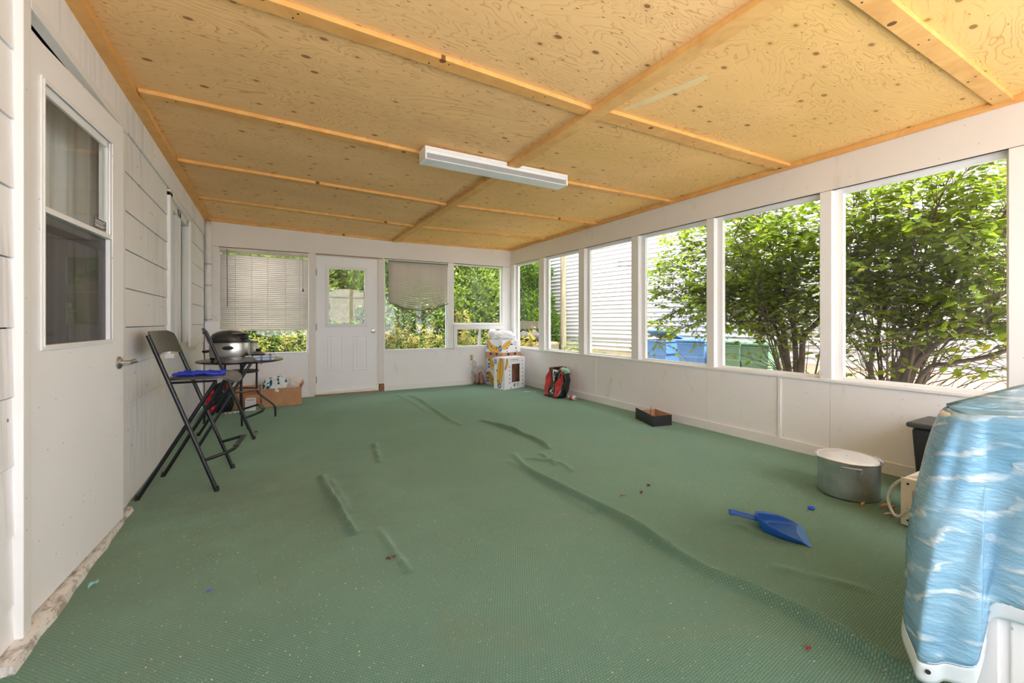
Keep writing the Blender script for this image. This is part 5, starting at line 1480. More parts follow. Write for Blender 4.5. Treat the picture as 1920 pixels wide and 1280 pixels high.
def stackbox(label, z0, z1, kind, grow=0.0, shift=(0, 0)):
    c = C0 + dxr * (shift[0] - grow) + dyl * (shift[1] - grow) + Vector((0, 0, z0)); h = z1 - z0
    o = thing('banana_box', c, label, 'box', 'banana boxes in the corner')
    MR = frame(c, dxr, (0, 0, 1)); w, d = WR + 2 * grow, WL + 2 * grow
    body = boxbody(o, MR, w, d, h, M_card if kind == 'brown' else M_bbox)
    ML = frame(c + dyl * d, -dyl, (0, 0, 1))
    # lift the print planes a hair off the two faces that show
    if kind == 'brown':
        for k, (M, ww) in enumerate(((ML, d), (MR, w))):
            for q in range(2): decal(disc(ww * (0.33 + 0.36 * q), h * 0.72, 0.030, h * 0.26), M, 0.0006, M_ink, body, 'dark_mark')
    elif kind == 'top':
        banana(ML, d, h, (0.06, h * 1.02), (0.12, -0.02), (d - 0.002, h * 0.34), 0.058, body, ((0.16, 0.10), (0.29, 0.085)))
        decal(disc(d - 0.045, h * 0.36, 0.040, 0.052), ML, 0.0022, M_oval, body, 'oval_sticker')
        decal(crescent((d - .07, h * .25), (d - .03, h * .3), (d - .03, h * .48), .008), ML, 0.0028, M_bbox, body, 'sticker_mark')
        for k in range(3): decal(rect(0.02, 0.06 + 0.03 * k, 0.085 - 0.01 * k, 0.078 + 0.03 * k), ML, 0.0008, M_oval, body, 'print_line')
        banana(MR, w, h, (0.002, h * 0.40), (0.09, h * 0.45), (0.205, h * 0.92), 0.045, body, ((0.115, 0.075),))
        decal(rect(0.195, h * 0.60, 0.25, h * 0.70), MR, 0.0022, M_inkb, body, 'stem_print')
        for k in range(4): decal(rect(0.27, h * (0.55 + 0.09 * k), 0.355 - 0.012 * (k % 2), h * (0.585 + 0.09 * k)), MR, 0.0008, M_grey, body, 'print_line')
        decal(disc(0.335, h * 0.34, 0.012, 0.018, 10), MR, 0.0008, M_inkb, body, 'hand_hole')
        for xx in (0.10, 0.33): decal(rect(xx, h * 0.06, xx + 0.03, h * 0.13), MR, 0.0008, M_oval, body, 'print_line')
    else:
        banana(ML, d, h, (0.09, h * 1.0), (0.12, h * 0.12), (d - 0.01, h * 0.12), 0.055, body, ((0.18, 0.10), (0.33, 0.06)))
        for k in range(2): decal(rect(0.03, 0.05 + 0.05 * k, 0.085, 0.085 + 0.05 * k), ML, 0.0008, M_oval, body, 'print_line')
        decal(rect(0.04, h * 0.74, 0.07, h * 0.92), ML, 0.0008, M_ink, body, 'print_line')
    return o
stackbox('white banana box at the bottom of the corner stack', 0.0, 0.240, 'low', 0.0, (0.0, 0.0))
stackbox('white banana box second from the floor in the stack', 0.2405, 0.475, 'low', 0.0, (0.02, -0.005))
stackbox('brown cardboard tray between the white banana boxes', 0.4755, 0.570, 'brown', 0.004)
stackbox('topmost white banana box under the plastic bag', 0.5705, 0.785, 'top', 0.003)
tc = C0 + dxr * (WR * 0.47) + dyl * (WL * 0.45)
def bag_mat():
    t = NT('white_thin_plastic'); p = t.objc(); n = t.noise(p, 14, 4)
    return t.done(t.bsdf(srgb(240, 241, 244), 0.3, 0, 0.5, t.bump(n, 0.5, 0.02), Subsurface_Weight=0.0))
M_pbag = bag_mat()
pb = thing('plastic_bag', (tc.x, tc.y, 0.785), 'white plastic bag heaped on the topmost banana box', 'bag')
o_ = lump('bag_body', (tc.x, tc.y, 0.845), 0.205, 0.19, 0.105, 21, 0.22, M_pbag, 5.0, 5, 0.55, parent=pb)
q = C0 + dxr * 0.06 + dyl * 0.30
o_ = lump('bag_fold', (q.x, q.y, 0.905), 0.085, 0.075, 0.062, 33, 0.20, M_pbag, 4.0, 4, parent=pb)
q = C0 + dxr * 0.16 + dyl * 0.14
lump('bag_fold', (q.x, q.y, 0.905), 0.05, 0.05, 0.055, 35, 0.25, M_pbag, 4.0, 4, parent=pb)

# front banana box standing on its side
F0 = Vector((3.30, 6.085, 0)); PF = R(17); fxr = Vector((math.cos(PF), math.sin(PF), 0)); fyl = Vector((-math.sin(PF), math.cos(PF), 0))
FW, FD, FH = 0.49, 0.245, 0.515
fb = thing('banana_box', F0, 'white banana box stood on end before the stack, brown paper in its cut-out', 'box', 'banana boxes in the corner')
MF = frame(F0, fxr, (0, 0, 1)); ML = frame(F0 + fyl * FD, -fyl, (0, 0, 1))
hx0, hx1, hy0, hy1 = 0.175, 0.360, 0.105, 0.405
mb = MB()
for (a, b, c_, e) in ((0, hx0, 0, FH), (hx1, FW, 0, FH), (hx0, hx1, 0, hy0), (hx0, hx1, hy1, FH)):
    mb.obox(MF @ Matrix.Translation(((a + b) / 2, (c_ + e) / 2, -0.003)), b - a, e - c_, 0.006)
face = mb.build('front_panel', M_bbox, fb)
MB().obox(MF @ Matrix.Translation((FW / 2, FH / 2, -0.066 - (FD - 0.066) / 2)), FW - 0.012, FH - 0.012, FD - 0.072).build('brown_paper', plain('brown_kraft_paper', srgb(130, 92, 72), 0.8, var=0.35, vscale=14, bump=0.8, bscale=18), fb)
sd = MB().obox(MF @ Matrix.Translation((0.003, FH / 2, -FD / 2 - 0.003)), 0.006, FH, FD - 0.006).build('side_panel', M_bbox, fb)
MB().obox(MF @ Matrix.Translation((FW - 0.003, FH / 2, -FD / 2 - 0.003)), 0.006, FH, FD - 0.006).build('side_panel', M_bbox, fb)
MB().obox(MF @ Matrix.Translation((FW / 2, FH - 0.003, -FD / 2 - 0.003)), FW - 0.012, 0.006, FD - 0.006).build('top_panel', M_bbox, fb)
MB().obox(MF @ Matrix.Translation((FW / 2, FH / 2, -FD + 0.003)), FW - 0.012, FH - 0.012, 0.006).build('back_panel', M_bbox, fb)
for a, b in ((hx0 - 0.008, hx0), (hx1, hx1 + 0.008)): decal(rect(a, hy0 - 0.006, b, hy1 + 0.006), MF, 0.0003, M_grey, face, 'cut_edge')
banana(ML, FD, FH, (FD * 0.70, FH * 0.98), (FD * 0.62, FH * 0.70), (FD * 0.45, FH * 0.02), 0.062, sd, ((0.07, 0.30), (0.10, 0.13)), (FD * 0.55, 0.06, 0.038, 0.045))
for k in range(2): decal(rect(0.015 + .03 * k, FH * 0.78, 0.035 + .03 * k, FH * 0.94), ML, 0.0008, M_oval, sd, 'print_line')
banana(MF, FW, FH, (0.055, FH * 0.97), (0.075, FH * 0.80), (0.004, FH * 0.62), 0.022, face)
for k in range(7):
    yy = 0.06 + 0.065 * k
    decal(disc(0.428, yy, 0.013, 0.016, 9) if k % 2 else rect(0.414, yy - 0.012, 0.444, yy + 0.012), MF, 0.0004, M_grey, face, 'care_icon')
    if k < 5: decal(rect(0.105, yy + 0.03, 0.135, yy + 0.056), MF, 0.0004, M_grey, face, 'care_icon')
for k in range(5): decal(rect(0.14 + 0.05 * k, FH * 0.865, 0.165 + 0.05 * k, FH * 0.885), MF, 0.0004, M_grey, face, 'care_icon')
decal(rect(0.145, FH * 0.91, 0.33, FH * 0.935), MF, 0.0004, M_grey, face, 'print_line')
decal(disc(0.235, 0.058, 0.024, 0.026), MF, 0.0004, M_ink, face, 'round_mark'); decal(rect(0.213, 0.054, 0.257, 0.062), MF, 0.0010, M_bbox, face, 'round_mark_bar')
decal(disc(0.318, 0.060, 0.026, 0.028), MF, 0.0004, M_ink, face, 'round_mark'); decal(disc(0.318, 0.060, 0.018, 0.020), MF, 0.0010, M_bbox, face, 'round_mark_field')
decal(rect(0.13, 0.012, 0.175, 0.026), MF, 0.0004, M_oval, face, 'print_line')

# bottles in a clear bag against the end wall
bt = thing('bottle_bag', (3.17, 6.80, 0), 'clear plastic bag of brown bottles against the end wall', 'bag')
M_btl = plain('brown_bottle_pet', srgb(150, 92, 70), 0.2, 0, 0.7, var=0.3, vscale=20)
def bottle(p, d, L=0.2, r=0.032):
    d = Vector(d).normalized(); x = d.orthogonal().normalized()
    M = frame(p, x, d.cross(x)) if False else None
    y = d.cross(x)
    Mx_ = Matrix(((x.x, y.x, d.x, p[0]), (x.y, y.y, d.y, p[1]), (x.z, y.z, d.z, p[2]), (0, 0, 0, 1)))
    b_ = MB().lathe([(0, 0), (r * 0.9, 0), (r, 0.01), (r, L * 0.62), (r * 0.45, L * 0.85), (r * 0.4, L), (0, L)], n=14, M=Mx_).build('bottle', M_btl, bt, smooth=True)
    MB().lathe([(0, L - 0.002), (r * 0.48, L - 0.002), (r * 0.48, L + 0.02), (0, L + 0.02)], n=12, M=Mx_).build('cap', plain('pale_cap', srgb(210, 200, 196), 0.4), b_)
bottle((3.12, 6.78, 0.034), (0.35, 0.10, 0.95), 0.20); bottle((3.19, 6.72, 0.034), (0.05, 0.25, 0.95), 0.21)
bottle((3.255, 6.77, 0.034), (-0.15, 0.2, 0.95), 0.19); bottle((3.23, 6.84, 0.034), (-0.55, 0.02, 0.8), 0.21)
M_clear = glass_mat('crinkled_clear_film', tint=(0.93, 0.93, 0.94), rough=0.15, haze=0.05, hazecol=(0.9, 0.9, 0.92), refl=1.2)
lump('clear_film', (3.175, 6.795, 0.165), 0.14, 0.105, 0.165, 44, 0.32, M_clear, 5.0, 4, 0.9, parent=bt)
lump('film_neck', (3.10, 6.83, 0.36), 0.04, 0.035, 0.06, 45, 0.45, M_clear, 6.0, 4, parent=bt)

# red and black shopping bag leaning on the long wall
sgb = thing('shopping_bag', (3.63, 5.18, 0), 'red and black shopping bag leaning against the long wall', 'bag')
M_sred = plain('red_woven_plastic', srgb(206, 40, 48), 0.25, 0, 0.6, var=0.2, vscale=14, bump=0.6, bscale=16)
M_sblk = plain('black_woven_plastic', srgb(36, 36, 40), 0.22, 0, 0.6, var=0.3, vscale=14, bump=0.6, bscale=16)
def bagpt(e, t_, side):
    """e -1..1 along the wall, t_ 0..1 up, side 0 room / 1 wall"""
    hw_ = 0.165 + 0.062 * t_; yy = 5.185 - e * hw_ + 0.015 * t_
    dp = 0.085 * (1 - 0.35 * t_)
    xx = 3.655 + 0.095 * t_ + (dp if side else -dp) + (0.020 * math.sin(e * 5 + t_ * 7) + 0.012 * math.sin(e * 11 - t_ * 13)) * (0.3 + t_)
    xx = min(xx, XR - 0.02)
    zz = 0.004 + 0.405 * t_ * (1 + 0.06 * math.cos(e * 2.2) - 0.09 * max(0, e)) + 0.006 * math.sin(e * 9) * (1 - t_)
    return (xx, yy, zz)
for nm, e0, e1, m in (('red_side', -1, -0.42, M_sred), ('black_panel', -0.42, 0.42, M_sblk), ('red_side', 0.42, 1, M_sred)):
    for sd_ in (0, 1):
        MB().grid(lambda a, b, e0=e0, e1=e1, sd_=sd_: bagpt(e0 + (e1 - e0) * a, b, sd_), 8, 14).build(nm, m, sgb, smooth='all', solid=0.002)
for e in (-1, 1):
    MB().grid(lambda a, b, e=e: tuple(Vector(bagpt(e, b, 0)).lerp(Vector(bagpt(e, b, 1)), a)), 3, 14).build('gusset', M_sred if e < 0 else M_sblk, sgb, smooth='all', solid=0.002)
MB().grid(lambda a, b: tuple(Vector(bagpt(-1 + 2 * a, 0, 0)).lerp(Vector(bagpt(-1 + 2 * a, 0, 1)), b)), 8, 3).build('bottom', M_sblk, sgb, solid=0.002)
def bagmark(poly):
    mb = MB(); v = []
    for e, t_ in poly:
        p = Vector(bagpt(e, t_, 0)); v.append((p.x - 0.003, p.y, p.z))
    return mb.add(v, [tuple(range(len(v)))]).build('white_mark', M_bbox, sgb, solid=0.0006)
bagmark([(-0.16, 0.92), (0.12, 0.90), (0.10, 0.84), (-0.10, 0.85), (-0.12, 0.70), (0.08, 0.67), (0.10, 0.73), (0.18, 0.72), (0.16, 0.58), (0.08, 0.50), (0.10, 0.60), (-0.18, 0.64)])
bagmark([(0.02, 0.42), (0.22, 0.45), (0.20, 0.40), (0.06, 0.38)]); bagmark([(-0.02, 0.30), (0.18, 0.34), (0.30, 0.28), (0.26, 0.22), (0.12, 0.28)])
bagmark([(-0.25, 0.20), (-0.02, 0.26), (0.0, 0.20), (-0.18, 0.14)]); bagmark([(0.06, 0.18), (0.2, 0.14), (0.14, 0.08)])
MB().tube(smoothpath([bagpt(0.7, 0.96, 0), (3.66, 4.965, 0.36), (3.67, 4.945, 0.24), (3.66, 4.96, 0.17)], 4), 0.012, 6).build('handle', M_sblk, sgb, smooth='all')
lump('green_filling', (3.755, 5.08, 0.375), 0.06, 0.10, 0.055, 51, 0.3, plain('pale_green_film', srgb(150, 186, 160), 0.4), 5.0, 4, parent=sgb)
for yy in np.linspace(5.30, 5.06, 3): pass

can = thing('drink_can', (3.70, 4.83, 0.034), 'crushed white and red drink can lying by the skirting', 'can')
Mc = Matrix.Translation((0, 0, 0)) @ Matrix.Rotation(R(-62), 4, 'Z') @ Matrix.Rotation(R(90), 4, 'Y')
MB().lathe([(0.026, -0.055), (0.033, -0.046), (0.033, 0.046), (0.027, 0.056), (0.0265, 0.05), (0, 0.048)], n=20, M=Mc).build('can_body', plain('white_red_can', srgb(224, 214, 212), 0.3, 0.2, var=0.1), can, local=True, smooth=True)
MB().lathe([(0.0335, -0.03), (0.0335, 0.012)], n=20, M=Mc).build('red_band', plain('can_red', srgb(180, 60, 60), 0.3), can, local=True, smooth='all')
MB().lathe([(0, 0.049), (0.018, 0.0495), (0.018, 0.051), (0, 0.051)], n=16, M=Mc).build('mouth', M_black, can, local=True)

# black card tray by the skirting
tx = thing('black_card_tray', (3.60, 3.32, 0), 'open black cardboard tray with brown lining by the skirting', 'box')
q0, q1, q3 = Vector((3.50, 3.19, 0)), Vector((3.725, 3.14, 0)), Vector((3.635, 3.535, 0)); q2 = q1 + (q3 - q0)
M_bcard = plain('black_card', srgb(40, 40, 44), 0.45); M_lin = plain('brown_lining', srgb(190, 152, 124), 0.8)
MB().prism([(p.x, p.y) for p in (q0, q1, q2, q3)], Matrix.Translation((0, 0, 0.002)), 0.004).build('bottom', M_lin, tx)
def wallp(a, b, ha, hb, nm='side_wall'):
    n = Vector((b - a).to_tuple()).cross(Vector((0, 0, 1))).normalized() * 0.002
    for m, s_ in ((M_bcard, 1), (M_lin, -1)):
        p = [a + n * (0.5 + s_ * .5), b + n * (0.5 + s_ * .5), b + n * (-0.5 + s_ * .5), a + n * (-0.5 + s_ * .5)]
        v = [tuple(k) for k in p] + [tuple(p[0] + Vector((0, 0, ha))), tuple(p[1] + Vector((0, 0, hb))), tuple(p[2] + Vector((0, 0, hb))), tuple(p[3] + Vector((0, 0, ha)))]
        MB().add(v, [(0, 1, 2, 3), (4, 5, 6, 7), (0, 1, 5, 4), (1, 2, 6, 5), (2, 3, 7, 6), (3, 0, 4, 7)]).build(nm if s_ > 0 else 'lining', m, tx)
wallp(q3 + Vector((0, 0.03, 0)), q0, 0.125, 0.112); wallp(q0, q1, 0.112, 0.112); wallp(q1, q2, 0.112, 0.10); wallp(q2, q3, 0.10, 0.09)
MB().add([tuple(q0.lerp(q3, 0.5) + Vector((0.09, 0, 0.006))), tuple(q0.lerp(q3, 0.75) + Vector((0.12, 0, 0.006))), tuple(q0.lerp(q3, 0.75) + Vector((0.15, 0, 0.155))), tuple(q0.lerp(q3, 0.5) + Vector((0.10, 0, 0.14)))], [(0, 1, 2, 3)]).build('inner_flap', M_lin, tx, solid=0.003)
bx(3.50, 3.50 + 0.02, 3.30, 3.36, 0.05, 0.07).build('white_speck', M_bbox, tx) if False else None

# ------------------------------------------------------------------ big aluminium pot with lid
pot = thing('aluminium_stockpot', (3.225, 1.334, 0), 'large round aluminium stockpot with lid on the carpet', 'pot')
def alu_mat():
    t = NT('dull_aluminium'); p = t.objc(); n = t.noise(t.scalev(p, (1, 1, 18)), 6, 4); n2 = t.noise(p, 9, 5)
    c = t.mix(t.mapr(n2, 0.3, 0.7), srgb(176, 178, 182), srgb(214, 215, 217))
    return t.done(t.bsdf(c, t.mapr(n, 0.3, 0.7, 0.30, 0.46), 1.0, 0.5, t.bump(n, 0.05, 0.002)))
M_al = alu_mat()
MB().lathe([(0, 0.0), (0.150, 0.0), (0.160, 0.010), (0.161, 0.10), (0.163, 0.215), (0.165, 0.225), (0.175, 0.229), (0.177, 0.234), (0.173, 0.238), (0.165, 0.232), (0.160, 0.215), (0.156, 0.05), (0, 0.02)], n=56).build('pot_body', M_al, pot, local=True, smooth=True)
Ml = Matrix.Translation((-0.004, 0.004, 0.226)) @ Matrix.Rotation(R(2.0), 4, 'X') @ Matrix.Rotation(R(-1.5), 4, 'Y')
lid = MB().lathe([(0.161, -0.004), (0.163, 0.004), (0.158, 0.010), (0.150, 0.006), (0.143, 0.012), (0.07, 0.016), (0, 0.017)], n=56, M=Ml).build('lid', plain('white_anodised_lid', srgb(222, 222, 223), 0.38, 0.35, var=0.05), pot, local=True, smooth=True)
MB().lathe([(0, 0.016), (0.004, 0.017), (0.004, 0.019), (0, 0.02)], n=8, M=Ml).build('rivet', M_alu, lid, local=True)
for ang in (math.atan2(-0.45, -0.89), math.atan2(0.45, 0.89)):
    ca, sa_ = math.cos(ang), math.sin(ang); tx_, ty_ = -sa_, ca
    def hp(r_, s_, z_): return (ca * r_ + tx_ * s_, sa_ * r_ + ty_ * s_, z_)
    MB().tube(smoothpath([hp(0.166, -0.052, 0.185), hp(0.168, -0.05, 0.205), hp(0.186, -0.048, 0.213), hp(0.190, -0.03, 0.214), hp(0.192, 0, 0.214), hp(0.190, 0.03, 0.214), hp(0.186, 0.048, 0.213), hp(0.168, 0.05, 0.205), hp(0.166, 0.052, 0.185)], 4), 0.0042, 8).build('handle', M_alu, pot, local=True, smooth=True)

# ------------------------------------------------------------------ blue dustpan
dp = thing('blue_dustpan', (2.386, 1.182, 0), 'blue plastic dustpan lying on the carpet', 'dustpan')
dp.rotation_euler = (0, 0, R(-54))
M_dp = plain('blue_polypropylene', srgb(28, 84, 168), 0.28, 0, 0.5, var=0.06)
def pan(a, b):
    s_ = a                                    # 0 front lip, 1 back
    w_ = 0.120 if s_ < 0.25 else 0.120 - 0.088 * ((s_ - 0.25) / 0.75) ** 1.9
    h_ = 0.004 + 0.074 * s_ ** 0.7
    x = -0.215 * s_; k = b * 2 - 1; e = abs(k)
    fz = 0.004 + 0.010 * s_
    if e < 0.62: y, z = w_ * 0.86 * e / 0.62, fz
    else:
        q_ = (e - 0.62) / 0.38; y = w_ * (0.86 + 0.14 * q_ ** 0.7); z = fz + (h_ - fz) * q_ ** 1.4
    if s_ > 0.86: z = fz + (h_ - fz) * max(0 if e > 0.62 else 0, ((s_ - 0.86) / 0.14) ** 1.3, 0 if e < 0.62 else ((e - 0.62) / 0.38) ** 1.4)
    return (x, math.copysign(y, k), z)
MB().grid(pan, 30, 28).build('pan', M_dp, dp, local=True, smooth='all', solid=0.003)
MB().add([(0.016, -0.122, 0.002), (0.016, 0.122, 0.002), (-0.012, 0.112, 0.007), (-0.030, 0, 0.009), (-0.012, -0.112, 0.007)], [(0, 1, 2, 3, 4)]).build('lip', plain('worn_blue_lip', srgb(62, 120, 196), 0.35), dp, local=True, solid=0.002)
hb_ = MB().grid(lambda a, b: (-0.208 - 0.135 * a, (b * 2 - 1) * (0.030 - 0.012 * math.sin(a * math.pi * 0.9)), 0.066 + 0.012 * a - 0.016 * (2 * b - 1) ** 2 - 0.03 * max(0, a - 0.93)), 12, 8)
ho = hb_.build('handle', M_dp, dp, local=True, smooth='all', solid=0.0035)
for s_ in (-1, 1):
    MB().tube([(-0.205, 0.030 * s_, 0.052), (-0.25, 0.021 * s_, 0.058), (-0.30, 0.020 * s_, 0.062), (-0.338, 0.024 * s_, 0.062)], 0.006, 6).build('handle_edge', M_dp, ho, local=True, smooth='all')

# ------------------------------------------------------------------ small heater with cord, black bin
ht = thing('fan_heater', (3.155, 0.79, 0), 'beige metal fan heater beside the blue covered cabinet', 'heater')
M_bei = plain('beige_enamel', srgb(216, 208, 190), 0.4, var=0.05)
hx, ya, yb_ = 2.972, 0.585, 0.985
bx(hx + 0.006, hx + 0.36, ya + 0.006, yb_ - 0.006, 0.014, 0.262).build('body', M_bei, ht, bevel=0.006)
fr_ = MB()
for (a, b, c_, e) in ((ya, ya + 0.045, 0.012, 0.262), (yb_ - 0.045, yb_, 0.012, 0.262), (ya + 0.045, yb_ - 0.045, 0.012, 0.05), (ya + 0.045, yb_ - 0.045, 0.205, 0.262)): fr_.box(hx - 0.004, hx + 0.006, a, b, c_, e)
fro = fr_.build('front_frame', M_bei, ht)
bx(hx + 0.004, hx + 0.0062, ya + 0.045, yb_ - 0.045, 0.05, 0.205).build('grille_shadow', M_dark, ht)
gr_ = MB()
for k in range(26): gr_.box(hx - 0.001, hx + 0.003, ya + 0.045, yb_ - 0.045, 0.052 + k * 0.006, 0.0545 + k * 0.006)
for k in range(24): gr_.box(hx - 0.001, hx + 0.003, ya + 0.047 + k * 0.013, ya + 0.0505 + k * 0.013, 0.05, 0.205)
gr_.build('grille', M_bei, ht)['kind'] = 'stuff'
for (yy, zz) in ((yb_ - 0.03, 0.235), (yb_ - 0.03, 0.10), (yb_ - 0.03, 0.04), (ya + 0.03, 0.235)):
    MB().lathe([(0, 0), (0.006, 0), (0.006, 0.003), (0, 0.003)], n=8, M=frame((hx - 0.004, yy, zz), (0, -1, 0), (0, 0, 1))).build('screw', M_dark, fro)
for yy in (ya + 0.04, yb_ - 0.04):
    for xx in (hx + 0.04, hx + 0.32): MB().lathe([(0, 0), (0.012, 0), (0.012, 0.015), (0, 0.015)], (xx, yy, 0), 10).build('foot', M_black, ht)
cord = MB().tube(smoothpath([(3.06, 0.80, 0.266), (3.02, 0.93, 0.27), (2.99, 1.01, 0.22), (2.985, 1.045, 0.13), (2.965, 1.02, 0.06), (2.945, 0.985, 0.055), (2.935, 0.93, 0.12), (2.95, 0.86, 0.155), (2.962, 0.77, 0.165)], 6), 0.0075, 8).build('power_cord', plain('pale_grey_cord', srgb(196, 194, 188), 0.45), ht, smooth='all')

tbn = thing('black_step_bin', (3.67, 0.97, 0), 'black plastic bin with hinged lid against the long wall', 'bin')
x0, x1, y0, y1 = 3.505, 3.84, 0.80, 1.125
mb = MB(); v = []
for z, k in ((0.0, 0.82), (0.44, 0.97)):
    cx, cy, hx_, hy_ = (x0 + x1) / 2, (y0 + y1) / 2, (x1 - x0) / 2 * k, (y1 - y0) / 2 * k
    v += [(cx - hx_, cy - hy_, z), (cx + hx_, cy - hy_, z), (cx + hx_, cy + hy_, z), (cx - hx_, cy + hy_, z)]
mb.add(v, [(0, 1, 2, 3), (4, 5, 6, 7)] + [(i, (i + 1) % 4, 4 + (i + 1) % 4, 4 + i) for i in range(4)])
mb.build('bin_body', plain('matt_black_plastic', srgb(38, 38, 40), 0.45), tbn, bevel=0.03, seg=4)
bx(x0 - 0.012, x1 + 0.012, y0 - 0.012, y1 + 0.012, 0.438, 0.470).build('lid', plain('charcoal_lid', srgb(62, 64, 68), 0.4), tbn, bevel=0.012, seg=3)
bx(x0 - 0.020, x0 - 0.008, 0.86, 0.99, 0.430, 0.452).build('latch', plain('grey_latch', srgb(110, 112, 116), 0.35), tbn, bevel=0.004)

# ------------------------------------------------------------------ white cabinet under the blue vinyl cloth
cb = thing('white_cabinet', (2.2, 0.04, 0), 'white panelled cabinet under the blue vinyl cloth', 'cabinet')
KX0, KX1, KY0, KY1 = 1.625, 2.75, -0.40, 0.415
bx(KX0, KX1, KY0, KY1, 0.02, 0.80).build('body', M_doorp, cb, bevel=0.006)
for a, b in ((KY1 - 0.075, KY1 - 0.004), (KY0 + 0.01, KY0 + 0.075)): bx(KX0 - 0.010, KX0, a, b, 0.02, 0.79).build('stile', M_doorp, cb, bevel=0.004)
bx(KX0 - 0.008, KX0, KY0 + 0.09, KY1 - 0.092, 0.06, 0.76).build('end_panel', M_doorp, cb, bevel=0.006)
def rrect(x0, x1, y0, y1, r, n=7):
    out = []
    for cx, cy, a0 in ((x1 - r, y1 - r, 0), (x0 + r, y1 - r, 90), (x0 + r, y0 + r, 180), (x1 - r, y0 + r, 270)):
        for k in range(n + 1): a = R(a0 + 90 * k / n); out.append((cx + r * math.cos(a), cy + r * math.sin(a)))
    return out
MB().prism(rrect(1.60, 2.78, -0.42, 0.465, 0.07), Matrix.Translation((0, 0, 0.80)), 0.052).build('worktop', plain('cream_worktop', srgb(226, 220, 206), 0.4), cb, bevel=0.012, seg=3)

def vinyl_mat():
    t = NT('blue_wave_highlight_vinyl'); p = t.pos(); x, y, z = t.xyz(p)
    wv = t.noise(t.scalev(p, (1.6, 1.6, 3.2)), 2.4, 4, 0.5)
    ph_ = t.math('ADD', t.math('MULTIPLY', t.math('ADD', z, t.math('MULTIPLY', t.math('ADD', x, y), 0.45)), 74.0), t.math('MULTIPLY', wv, 20.0))
    s1 = t.mapr(t.math('SINE', ph_), 0.55, 0.95)
    br_ = t.mapr(t.noise(t.scalev(p, (3, 3, 7)), 3.0, 4), 0.40, 0.62)
    s1 = t.math('MULTIPLY', s1, br_)
    big = t.noise(p, 2.2, 3)
    c = t.mix(t.mapr(big, 0.35, 0.65), srgb(104, 170, 212), srgb(156, 200, 226))
    c = t.mix(t.math('MULTIPLY', s1, 0.85), c, srgb(234, 244, 249))  # pale stripes: printed waves together with wrinkle highlights painted into the colour
    wr_ = t.math('ADD', t.noise(t.scalev(p, (5, 5, 14)), 2.0, 4, 0.6), t.math('MULTIPLY', s1, 0.25))
    b = t.bsdf(c, 0.16, 0, 0.6, t.bump(wr_, 0.6, 0.02))
    tl = t.n('ShaderNodeBsdfTranslucent'); t.set(tl, 0, c)
    mx = t.n('ShaderNodeMixShader'); t.set(mx, 0, 0.22); t.set(mx, 1, b); t.set(mx, 2, tl.outputs[0])
    return t.done(mx.outputs[0])
M_vin = vinyl_mat()
M_hem = plain('white_translucent_hem', srgb(222, 230, 236), 0.25, 0, 0.5)
vc = thing('vinyl_tablecloth', (2.2, 0.04, 0.853), 'glossy blue wave patterned vinyl cloth with painted highlights draped over the white cabinet', 'tablecloth')
tops = [(2.80, 0.474), (2.45, 0.476), (2.05, 0.474), (1.76, 0.468), (1.655, 0.450), (1.612, 0.418), (1.596, 0.392), (1.592, 0.372), (1.592, 0.340), (1.592, 0.26), (1.592, 0.10), (1.592, -0.15), (1.592, -0.42)]
bots = [(2.80, 0.52, 0.40), (2.45, 0.53, 0.40), (2.05, 0.54, 0.40), (1.76, 0.55, 0.33), (1.63, 0.535, 0.20), (1.530, 0.472, 0.135), (1.548, 0.425, 0.150), (1.572, 0.366, 0.185), (1.606, 0.355, 0.330), (1.596, 0.28, 0.365), (1.590, 0.10, 0.37), (1.594, -0.15, 0.37), (1.59, -0.42, 0.37)]
K = 7
T_ = smoothpath([(a, b, 0.857) for a, b in tops], K); B_ = smoothpath(bots, K)
NC = len(T_)
def drop(i, r_):
    a, b = T_[i], B_[i]
    e = 1 - (1 - min(r_ * 1.0, 1)) ** 1.0
    out = math.sin(min(r_, 1) * math.pi * 0.5) ** 0.65        # moves outwards early, then hangs
    p = Vector((a.x + (b.x - a.x) * out, a.y + (b.y - a.y) * out, a.z + (b.z - a.z) * r_))
    w_ = math.sin(r_ * math.pi) * 0.006
    p.x -= w_ * math.sin(i * 0.55 + r_ * 9) + 0.004 * math.sin(r_ * 38 + i * 0.25) * r_
    p.y += 0.004 * math.sin(i * 0.9 + r_ * 7) * r_
    if i > 8 * K + 2: p.x = min(p.x, 1.608)
    return p
def cloth_band(r0, r1, n, name, mat):
    mb = MB(); W = n + 1
    for i in range(NC):
        for j in range(W): mb.v.append(tuple(drop(i, r0 + (r1 - r0) * j / n)))
    for i in range(NC - 1):
        for j in range(n): a = i * W + j; mb.f.append((a, a + W, a + W + 1, a + 1))
    return mb.build(name, mat, vc, smooth='all', solid=0.0016)
cloth_band(0.0, 0.925, 34, 'drape', M_vin)
hm = cloth_band(0.923, 1.0, 5, 'hem', M_hem)
cloth_band(0.920, 0.928, 1, 'hem_stitching', plain('blue_grey_stitch', srgb(150, 186, 206), 0.4))
def topsheet(a, b):
    y = -0.42 + b * (0.474 + 0.42)
    yk = max(0.0, (y - 0.355) / 0.119)
    xl = 1.592 + 0.15 * yk ** 2.2 if yk > 0 else 1.592
    x = xl + (2.80 - xl) * a
    ed = min(a * 12, 1) * min((1 - b) * 12, 1)
    return (x, y, 0.857 + 0.004 * ed * (math.sin(x * 9 + y * 23) * 0.5 + math.sin(y * 41 + x * 4) * 0.4))
MB().grid(topsheet, 34, 40).build('top_sheet', M_vin, vc, smooth='all', solid=0.0016)
p_ = drop(int(5.5 * K), 0.95)
